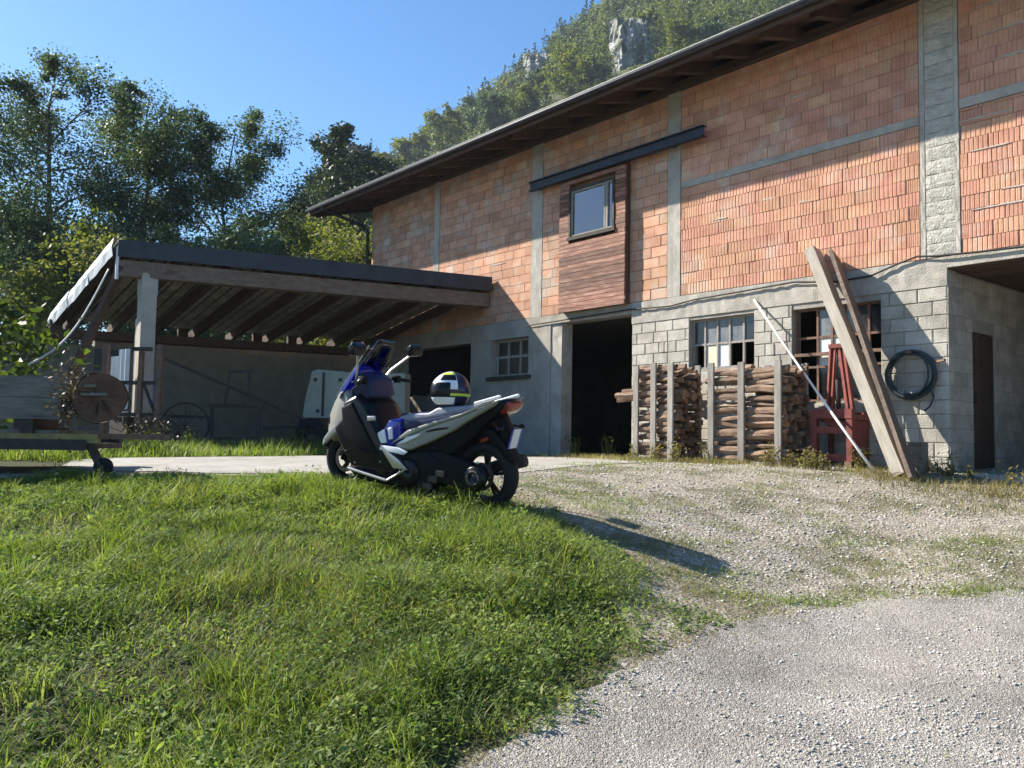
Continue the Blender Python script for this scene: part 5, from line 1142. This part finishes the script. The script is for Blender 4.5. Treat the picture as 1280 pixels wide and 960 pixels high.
# far forest: one mass
kind = rng.random(n); S = np.where(kind < .3, rng.uniform(5.0, 9.5, n), rng.uniform(4.2, 8.5, n)); con = kind < .3
vv, ff, mm, off = [], [], [], 0
for j in range(n):
    q = int(np.clip(330 * 80 / r_[j], 90, 330)); s = S[j]; z0 = float(mtn(x[j], y[j]))
    if con[j]:
        t = rng.random(q) ** .7; ra = (t * .38 + .02) * s * .55; P = np.stack([rng.normal(0, 1, q) * ra * .75, rng.normal(0, 1, q) * ra * .75, (1 - t) * s * 1.35 + .4], -1)
    else:
        u = rng.normal(size=(q, 3)); u /= np.linalg.norm(u, axis=1)[:, None]; rad = rng.uniform(.55, 1.05, (q, 1)); lump = 1 + .25 * np.sin(u[:, :1] * 5 + j) * np.cos(u[:, 2:] * 4 + j)
        P = u * rad * lump * np.array([.42, .42, .5]) * s + np.array([0, 0, s * .55])
    P = P + np.array([x[j], y[j], z0 - .6])
    v, f = leaves(P, max(.42, .0029 * r_[j]) * (1.0 if not con[j] else .9), rng, up=.5, asp=.75)
    vv.append(v); ff.append(f + off); mm.append(np.full(len(f), int(con[j]))); off += len(v)
M['forest'] = leafmat('far_broadleaf', [(.042, .066, .028), (.080, .115, .040), (.145, .18, .058), (.23, .24, .085)], .3, .045)
M['forestc'] = leafmat('far_conifer', [(.016, .03, .017), (.028, .048, .024), (.05, .068, .03)], .15, .05)
o = npmesh('hillside_forest', np.concatenate(vv), np.concatenate(ff), [M['forest'], M['forestc']], mi=np.concatenate(mm)); tag(o, 'dense mixed forest covering the steep valley side', 'forest', kind='stuff')
# single trees that stand out on the slope
def slope_r(t, e):
    rs = np.arange(70., 338., 2.); return float(rs[np.argmax(mtn(rs * np.sin(math.atan(t)), rs * np.cos(math.atan(t))) / (rs * math.cos(math.atan(t))) > e)] or 300)
for k, (px, py, hp_, m, lab) in enumerate(((468, 228, 46, 'leaf2', 'bright round tree on the slope just above the barn gable'), (512, 214, 60, 'leaf2', 'bright bushy tree above the left part of the barn roof'),
        (556, 196, 74, 'leaf2', 'broad green tree on the slope above the barn roof'), (612, 172, 70, 'leaf', 'darker broad tree midway along the barn roof'), (590, 160, 52, 'leaf', 'dark tree on the slope behind the broad green tree'),
        (652, 150, 60, 'leaf2', 'light green tree above the rail end of the barn roof'), (704, 118, 84, 'leaf2', 'large bright yellowish green tree on the slope below the cliff'), (735, 108, 56, 'leaf2', 'second bright tree directly below the pale cliff'),
        (850, 58, 60, 'leaf2', 'green tree to the right of the pale cliff'), (890, 46, 50, 'leaf', 'dark green tree furthest right above the eave'), (436, 214, 44, 'leaf3', 'dark tree just right of the tall dark tree'), (668, 108, 40, 'leaf', 'small dark tree left of the large bright tree'), (800, 30, 40, 'leaf2', 'small light green tree above the pale cliff'))):
    t = (px - 640) / 1100; r_ = slope_r(t, (549 - py) / 1100); X, D = r_ * math.sin(math.atan(t)), r_ * math.cos(math.atan(t)); h = hp_ * D / 1100
    tree('slope_tree', (X, D, float(mtn(X, D)) - .05 * h), h, h * .46, lab, nl=3600, ls=.0036 * r_, m=m, seed=300 + k, nlimb=16, crown0=.08, shape='round', gap=.95, spread=.6, trunk=.02 * h, wood=False)
# cliff faces
def cliff(name, az_, rr_, wd, ht, label, seed):
    rng = np.random.default_rng(seed); c = Vector((rr_ * math.sin(az_), rr_ * math.cos(az_), 0)); c.z = float(mtn(c.x, c.y)); nx, nz = 26, 22; vs = []
    for j in range(nz + 1):
        for i in range(nx + 1):
            u = i / nx - .5; w_ = j / nz; e = (1 - (2 * u) ** 4) * math.sin(math.pi * (.08 + .86 * w_)) ** .4
            dx = u * wd * (1 - .3 * w_) + rng.normal(0, .25); dy = 6.0 * w_ - 4.2 * e + rng.normal(0, .45) + 1.2 * math.sin(u * 23) * e
            vs.append((dx, dy + .5 * math.floor(w_ * 5) * .6, -ht * .45 + ht * w_ + rng.normal(0, .3)))
    m = MB().add(vs, [(j * (nx + 1) + i, j * (nx + 1) + i + 1, (j + 1) * (nx + 1) + i + 1, (j + 1) * (nx + 1) + i) for j in range(nz) for i in range(nx)])
    o = m.build(name, M['rock'], fix=False); o.location = c; o.rotation_euler = (0, 0, -az_ + .25); tag(o, label, 'cliff')
cliff('limestone_cliff', .137, 222, 15, 26, 'pale bare limestone cliff between the trees high on the slope', 1)
cliff('rock_outcrop', .028, 318, 16, 20, 'smaller grey rock outcrop left of the pale cliff', 2)
# ------------------------------------------------------------------ grass
M['grass'] = leafmat('grass_blade', [(.060, .095, .020), (.12, .175, .034), (.205, .26, .055), (.33, .34, .13)], .45, 1.8, tcol=(1.3, 1.4, .6))
M['clover'] = leafmat('low_weed_leaf', [(.055, .090, .026), (.11, .165, .044), (.19, .25, .072), (.30, .34, .13)], .40, 1.8, tcol=(1.25, 1.4, .6), rough=.75)
M['straw'] = leafmat('dry_grass_blade', [(.10, .09, .035), (.20, .17, .075), (.34, .30, .16)], .35, 1.5)
def blades(X, Y, H, wd, rng, seg=2, lean=.45, lift=0., comb=0.):
    n = len(X); Z = terr(X, Y) - .01 + lift; a = rng.uniform(0, 6.28, n)
    if comb: a = np.where(rng.random(n) < comb, 4.0 * vnoise(X, Y, 2.6, 21) + rng.normal(0, .5, n), a)
    b = a + rng.normal(1.57, .5, n)
    ln = H * lean * rng.uniform(.2, 1.6, n); ca, sa, cb, sb = np.cos(a), np.sin(a), np.cos(b), np.sin(b); rows = []
    for j in range(seg + 1):
        t = j / (seg + .0); ww = wd * (1 - t ** 1.5 * .9) * .5; o = ln * t ** 1.8
        cx, cy, cz = X + ca * o, Y + sa * o, Z + H * (t - .12 * t * t * (ln / H))
        rows += [np.stack([cx - cb * ww, cy - sb * ww, cz], -1), np.stack([cx + cb * ww, cy + sb * ww, cz], -1)]
    v = np.stack(rows, 1).reshape(-1, 3); k = 2 * (seg + 1)
    f = np.array([(2 * j, 2 * j + 1, 2 * j + 3, 2 * j + 2) for j in range(seg)])
    return v, (f[None] + (np.arange(n) * k)[:, None, None]).reshape(-1, 4)
rng = np.random.default_rng(42)
def region(n, x0, x1, y0, y1, keep): 
    x = rng.uniform(x0, x1, n); y = rng.uniform(y0, y1, n); p = keep(x, y); k = rng.random(n) < p; return x[k], y[k]
inv = lambda x, y: (np.abs(x / y) < .68)
def thin(x, y):      # the bank thins out towards the gravel on the right
    r_ = np.clip((x / y - .0) / .16, 0, 1) * np.clip((y - 5.2) / 1.2, 0, 1); return 1 - r_ * np.clip(.80 - .9 * vnoise(x, y, 4.2, 14), 0, 1)
def dens(x, y): 
    s = sdf(x, y, GRASS) + .10 * vnoise(x, y, 6, 17); return np.clip(s / .35 + .2, 0, 1) * inv(x, y) * np.clip(.75 + .6 * vnoise(x, y, 3.2, 1), .35, 1) * thin(x, y)
def hmap(x, y):
    s = np.clip(sdf(x, y, GRASS) / .9, 0.1, 1); right = np.clip((x / y - .02) / .2, 0, 1)
    return (1 + .45 * np.clip((6.5 - y) / 2, 0, 1)) * (.035 + .085 * s * np.clip(.75 + .9 * vnoise(x, y, 1.5, 2) + .55 * vnoise(x, y, 5.0, 12), .15, 2.0)) * (1 - .5 * right)
V, F, o_ = [], [], 0
def put(v, f):
    global o_
    V.append(v); F.append(f + o_); o_ += len(v)
for n, y0, y1, wd, seg in ((60000, 3.6, 5.6, .0070, 3), (70000, 5.6, 7.8, .0085, 2), (80000, 7.8, 10.4, .011, 2)):
    x, y = region(n, -7.2, 2.2, y0, y1, dens); put(*blades(x, y, hmap(x, y) * rng.uniform(.45, 1.5, len(x)), wd * rng.uniform(.6, 1.5, len(x)), rng, seg, 1.0, comb=.22))
# taller tufts
tx, ty = region(620, -7, 1.0, 3.7, 10, lambda x, y: dens(x, y) * np.clip(.3 + vnoise(x, y, 1.2, 33), 0, 1)); m_ = 36
x = np.repeat(tx, m_) + rng.normal(0, .04, len(tx) * m_); y = np.repeat(ty, m_) + rng.normal(0, .04, len(ty) * m_)
hh = np.repeat(rng.uniform(.7, 1.7, len(tx)), m_)
put(*blades(x, y, (hmap(x, y) * 1.15 + .03) * hh * rng.uniform(.5, 1.25, len(x)), .0085 * rng.uniform(.6, 1.6, len(x)), rng, 3, .7))
g = npmesh('grass', np.concatenate(V), np.concatenate(F), M['grass']); tag(g, 'lush sunlit grass on the bank in front', 'grass', kind='stuff')
# clover and low broad leaves
x, y = region(260000, -7.2, 2.2, 3.6, 10, lambda x, y: dens(x, y) * np.clip(.5 + 1.2 * vnoise(x, y, 1.4, 5), 0, 1) * np.clip(8.5 / y - .6, .15, 1))
z = terr(x, y) + hmap(x, y) * rng.uniform(.25, 1.0, len(x))
v1, f1 = leaves(np.stack([x, y, z], -1), .027, rng, up=.7, asp=.55)
# rosettes of larger weed leaves
tx, ty = region(1500, -7, 1.3, 3.6, 8.5, lambda x, y: dens(x, y) * np.clip(.25 + 1.1 * vnoise(x, y, .9, 44), 0, 1)); m_ = 13
x = np.repeat(tx, m_) + rng.normal(0, .07, len(tx) * m_); y = np.repeat(ty, m_) + rng.normal(0, .07, len(ty) * m_); z = terr(x, y) + (hmap(x, y) * 1.1 + .03) * rng.uniform(.2, 1.1, len(x))
v2, f2 = leaves(np.stack([x, y, z], -1), .052, rng, up=.6, asp=.36)
# mounded weeds: leaves over small domes, with dark gaps between
tx, ty = region(3600, -7.2, 1.7, 3.5, 10, lambda x, y: dens(x, y) * np.clip(.45 + .8 * vnoise(x, y, 1.3, 81), .08, 1)); m_ = 46
rad = np.repeat(rng.uniform(.05, .16, len(tx)), m_); u = rng.normal(size=(len(rad), 3)); u[:, 2] = np.abs(u[:, 2]) + .15; u /= np.linalg.norm(u, axis=1)[:, None]; u *= rng.uniform(.7, 1.1, (len(rad), 1))
x = np.repeat(tx, m_) + u[:, 0] * rad; y = np.repeat(ty, m_) + u[:, 1] * rad; hh = np.repeat(np.clip(hmap(tx, ty) * rng.uniform(.7, 1.9, len(tx)), .03, .24), m_)
v3, f3 = leaves(np.stack([x, y, terr(x, y) + u[:, 2] * hh], -1), .036, rng, up=.9, asp=.5)
f2 = np.concatenate([f2, f3 + len(v2)]); v2 = np.concatenate([v2, v3])
c = npmesh('clover', np.concatenate([v1, v2]), np.concatenate([f1, f2 + len(v1)]), M['clover']); tag(c, 'low clover and broad weeds among the grass', 'ground cover', kind='stuff')
# grass strip beyond the path
V, F, o_ = [], [], 0
x, y = region(70000, -12, .5, 11.3, 19, lambda x, y: np.clip((sdf(x, y, STRIP) + .15 * vnoise(x, y, 4, 3)) / .3 + .2, 0, 1) * (np.abs(x / y + .28) < .36))
put(*blades(x, y, (.09 + .14 * np.clip(.5 + vnoise(x, y, 2.5, 4), .05, 1.6)) * rng.uniform(.4, 1.4, len(x)), .014 * rng.uniform(.7, 1.4, len(x)), rng, 2, .6))
x, y = region(26000, -9, 3.0, 9.8, 17, lambda x, y: np.clip(1 - np.minimum(pdist(x, y, PATH_LO + PATH_UP[::-1]) / .35, 1), 0, 1) * np.clip(.3 + vnoise(x, y, 3, 71), 0, 1))
put(*blades(x, y, rng.uniform(.03, .10, len(x)), .010 * rng.uniform(.7, 1.4, len(x)), rng, 2, .8))
g = npmesh('verge_grass', np.concatenate(V), np.concatenate(F), M['grass']); tag(g, 'strip of tall grass between the path and the shed', 'grass', kind='stuff')
# sparse tufts over the gravel yard, dry grass at the wall
V, F, o_ = [], [], 0
spots = [(2.52, 7.13, .22, 220), (2.3, 7.05, .16, 120), (3.68, 7.42, .16, 100), (4.1, 7.6, .25, 200), (3.9, 7.5, .2, 120), (3.36, 8.8, .2, 100), (3.72, 8.05, .25, 90), (5.0, 8.9, .35, 220), (4.27, 8.72, .2, 70), (3.9, 8.4, .25, 90), (4.6, 9.0, .2, 70), (1.9, 8.25, .2, 80), (1.42, 7.3, .2, 100), (2.1, 8.9, .2, 70), (1.2, 9.3, .3, 160), (.9, 8.9, .25, 160), (.6, 9.6, .3, 160), (.8, 10.2, .35, 160), (1.8, 7.0, .2, 160), (2.0, 7.6, .2, 90), (3.0, 7.3, .2, 70), (3.1, 7.9, .2, 60)]
for sx_, sy_, sd, n in spots:
    x = sx_ + rng.normal(0, sd, n * 2); y = sy_ + rng.normal(0, sd * .45, n * 2); put(*blades(x, y, rng.uniform(.02, .07, n * 2), .007 * rng.uniform(.7, 1.3, n * 2), rng, 2, .9))
x, y = region(80000, -.3, 8.5, 5.2, 13.5, lambda x, y: (sdf(x, y, GRASS) < .1) * (sdf(x, y, ROAD) < -.03) * inv(x, y) * np.clip(vnoise(x, y, 2.4, 6) * .8 + vnoise(x, y, 7, 61) * .8 - .2 + .55 * np.exp(sdf(x, y, GRASS) / .5), 0, 1))
put(*blades(x, y, rng.uniform(.012, .055, len(x)), .008 * rng.uniform(.7, 1.4, len(x)), rng, 2, 1.0))
x, y = region(9000, -1, 6, 3.9, 8, lambda x, y: (sdf(x, y, ROAD) > 0) * inv(x, y) * np.clip(vnoise(x, y, 3.0, 55) * .5 + vnoise(x, y, 9, 56) * .6 - .62 + .9 * np.exp(-sdf(x, y, ROAD) / .12), 0, 1))
put(*blades(x, y, rng.uniform(.012, .045, len(x)), .007 * rng.uniform(.7, 1.4, len(x)), rng, 2, 1.0, lift=.01))
g = npmesh('yard_grass', np.concatenate(V), np.concatenate(F), M['grass']); tag(g, 'sparse tufts of grass coming through the gravel yard', 'grass', kind='stuff')
V, F, o_ = [], [], 0
def wall(x, y): 
    q = -(x - P0.x) * .774 - (y - P0.y) * .633; s = -(x - P0.x) * .633 + (y - P0.y) * .774
    return np.where((q > .02) & (s > -1.6) & (s < 6.3), np.exp(-((q - .9) / .75) ** 2), 0) * np.clip(.5 + vnoise(x, y, 2.5, 7), .15, 1)
x, y = region(80000, 0, 9, 9.5, 16.5, wall); put(*blades(x, y, rng.uniform(.03, .13, len(x)), .009 * rng.uniform(.7, 1.4, len(x)), rng, 2, .7))
x, y = region(110000, -7, 1.9, 3.7, 10, lambda x, y: dens(x, y) * np.clip(vnoise(x, y, 1.1, 11) * .9 + .05, 0, 1) * .7)
put(*blades(x, y, hmap(x, y) * rng.uniform(.5, 1.5, len(x)), .0055 * rng.uniform(.7, 1.4, len(x)), rng, 2, .9))
x, y = region(30000, -.2, 2.2, 4, 9.5, lambda x, y: np.clip(1 - np.abs(sdf(x, y, GRASS)) / .5, 0, 1) * inv(x, y))
put(*blades(x, y, rng.uniform(.015, .05, len(x)), .006 * rng.uniform(.7, 1.4, len(x)), rng, 2, 1.0))
g = npmesh('dry_grass', np.concatenate(V), np.concatenate(F), M['straw']); tag(g, 'dry yellowed grass at the foot of the barn and among the green', 'grass', kind='stuff')
# ------------------------------------------------------------------ valley haze
hz = MB().box(-700, 700, -60, 720, -2.5, 262).build('haze', None)
hm_ = bpy.data.materials.new('valley_air'); hm_.use_nodes = True; n = hm_.node_tree
n.nodes.remove(n.nodes['Principled BSDF']); pv = n.nodes.new('ShaderNodeVolumePrincipled'); pv.inputs['Density'].default_value = .00023; pv.inputs['Color'].default_value = (.72, .87, 1, 1); pv.inputs['Anisotropy'].default_value = .2
n.links.new(pv.outputs[0], n.nodes['Material Output'].inputs['Volume']); hz.data.materials.clear(); hz.data.materials.append(hm_); tag(hz, 'thin blue valley haze', 'haze', kind='stuff')
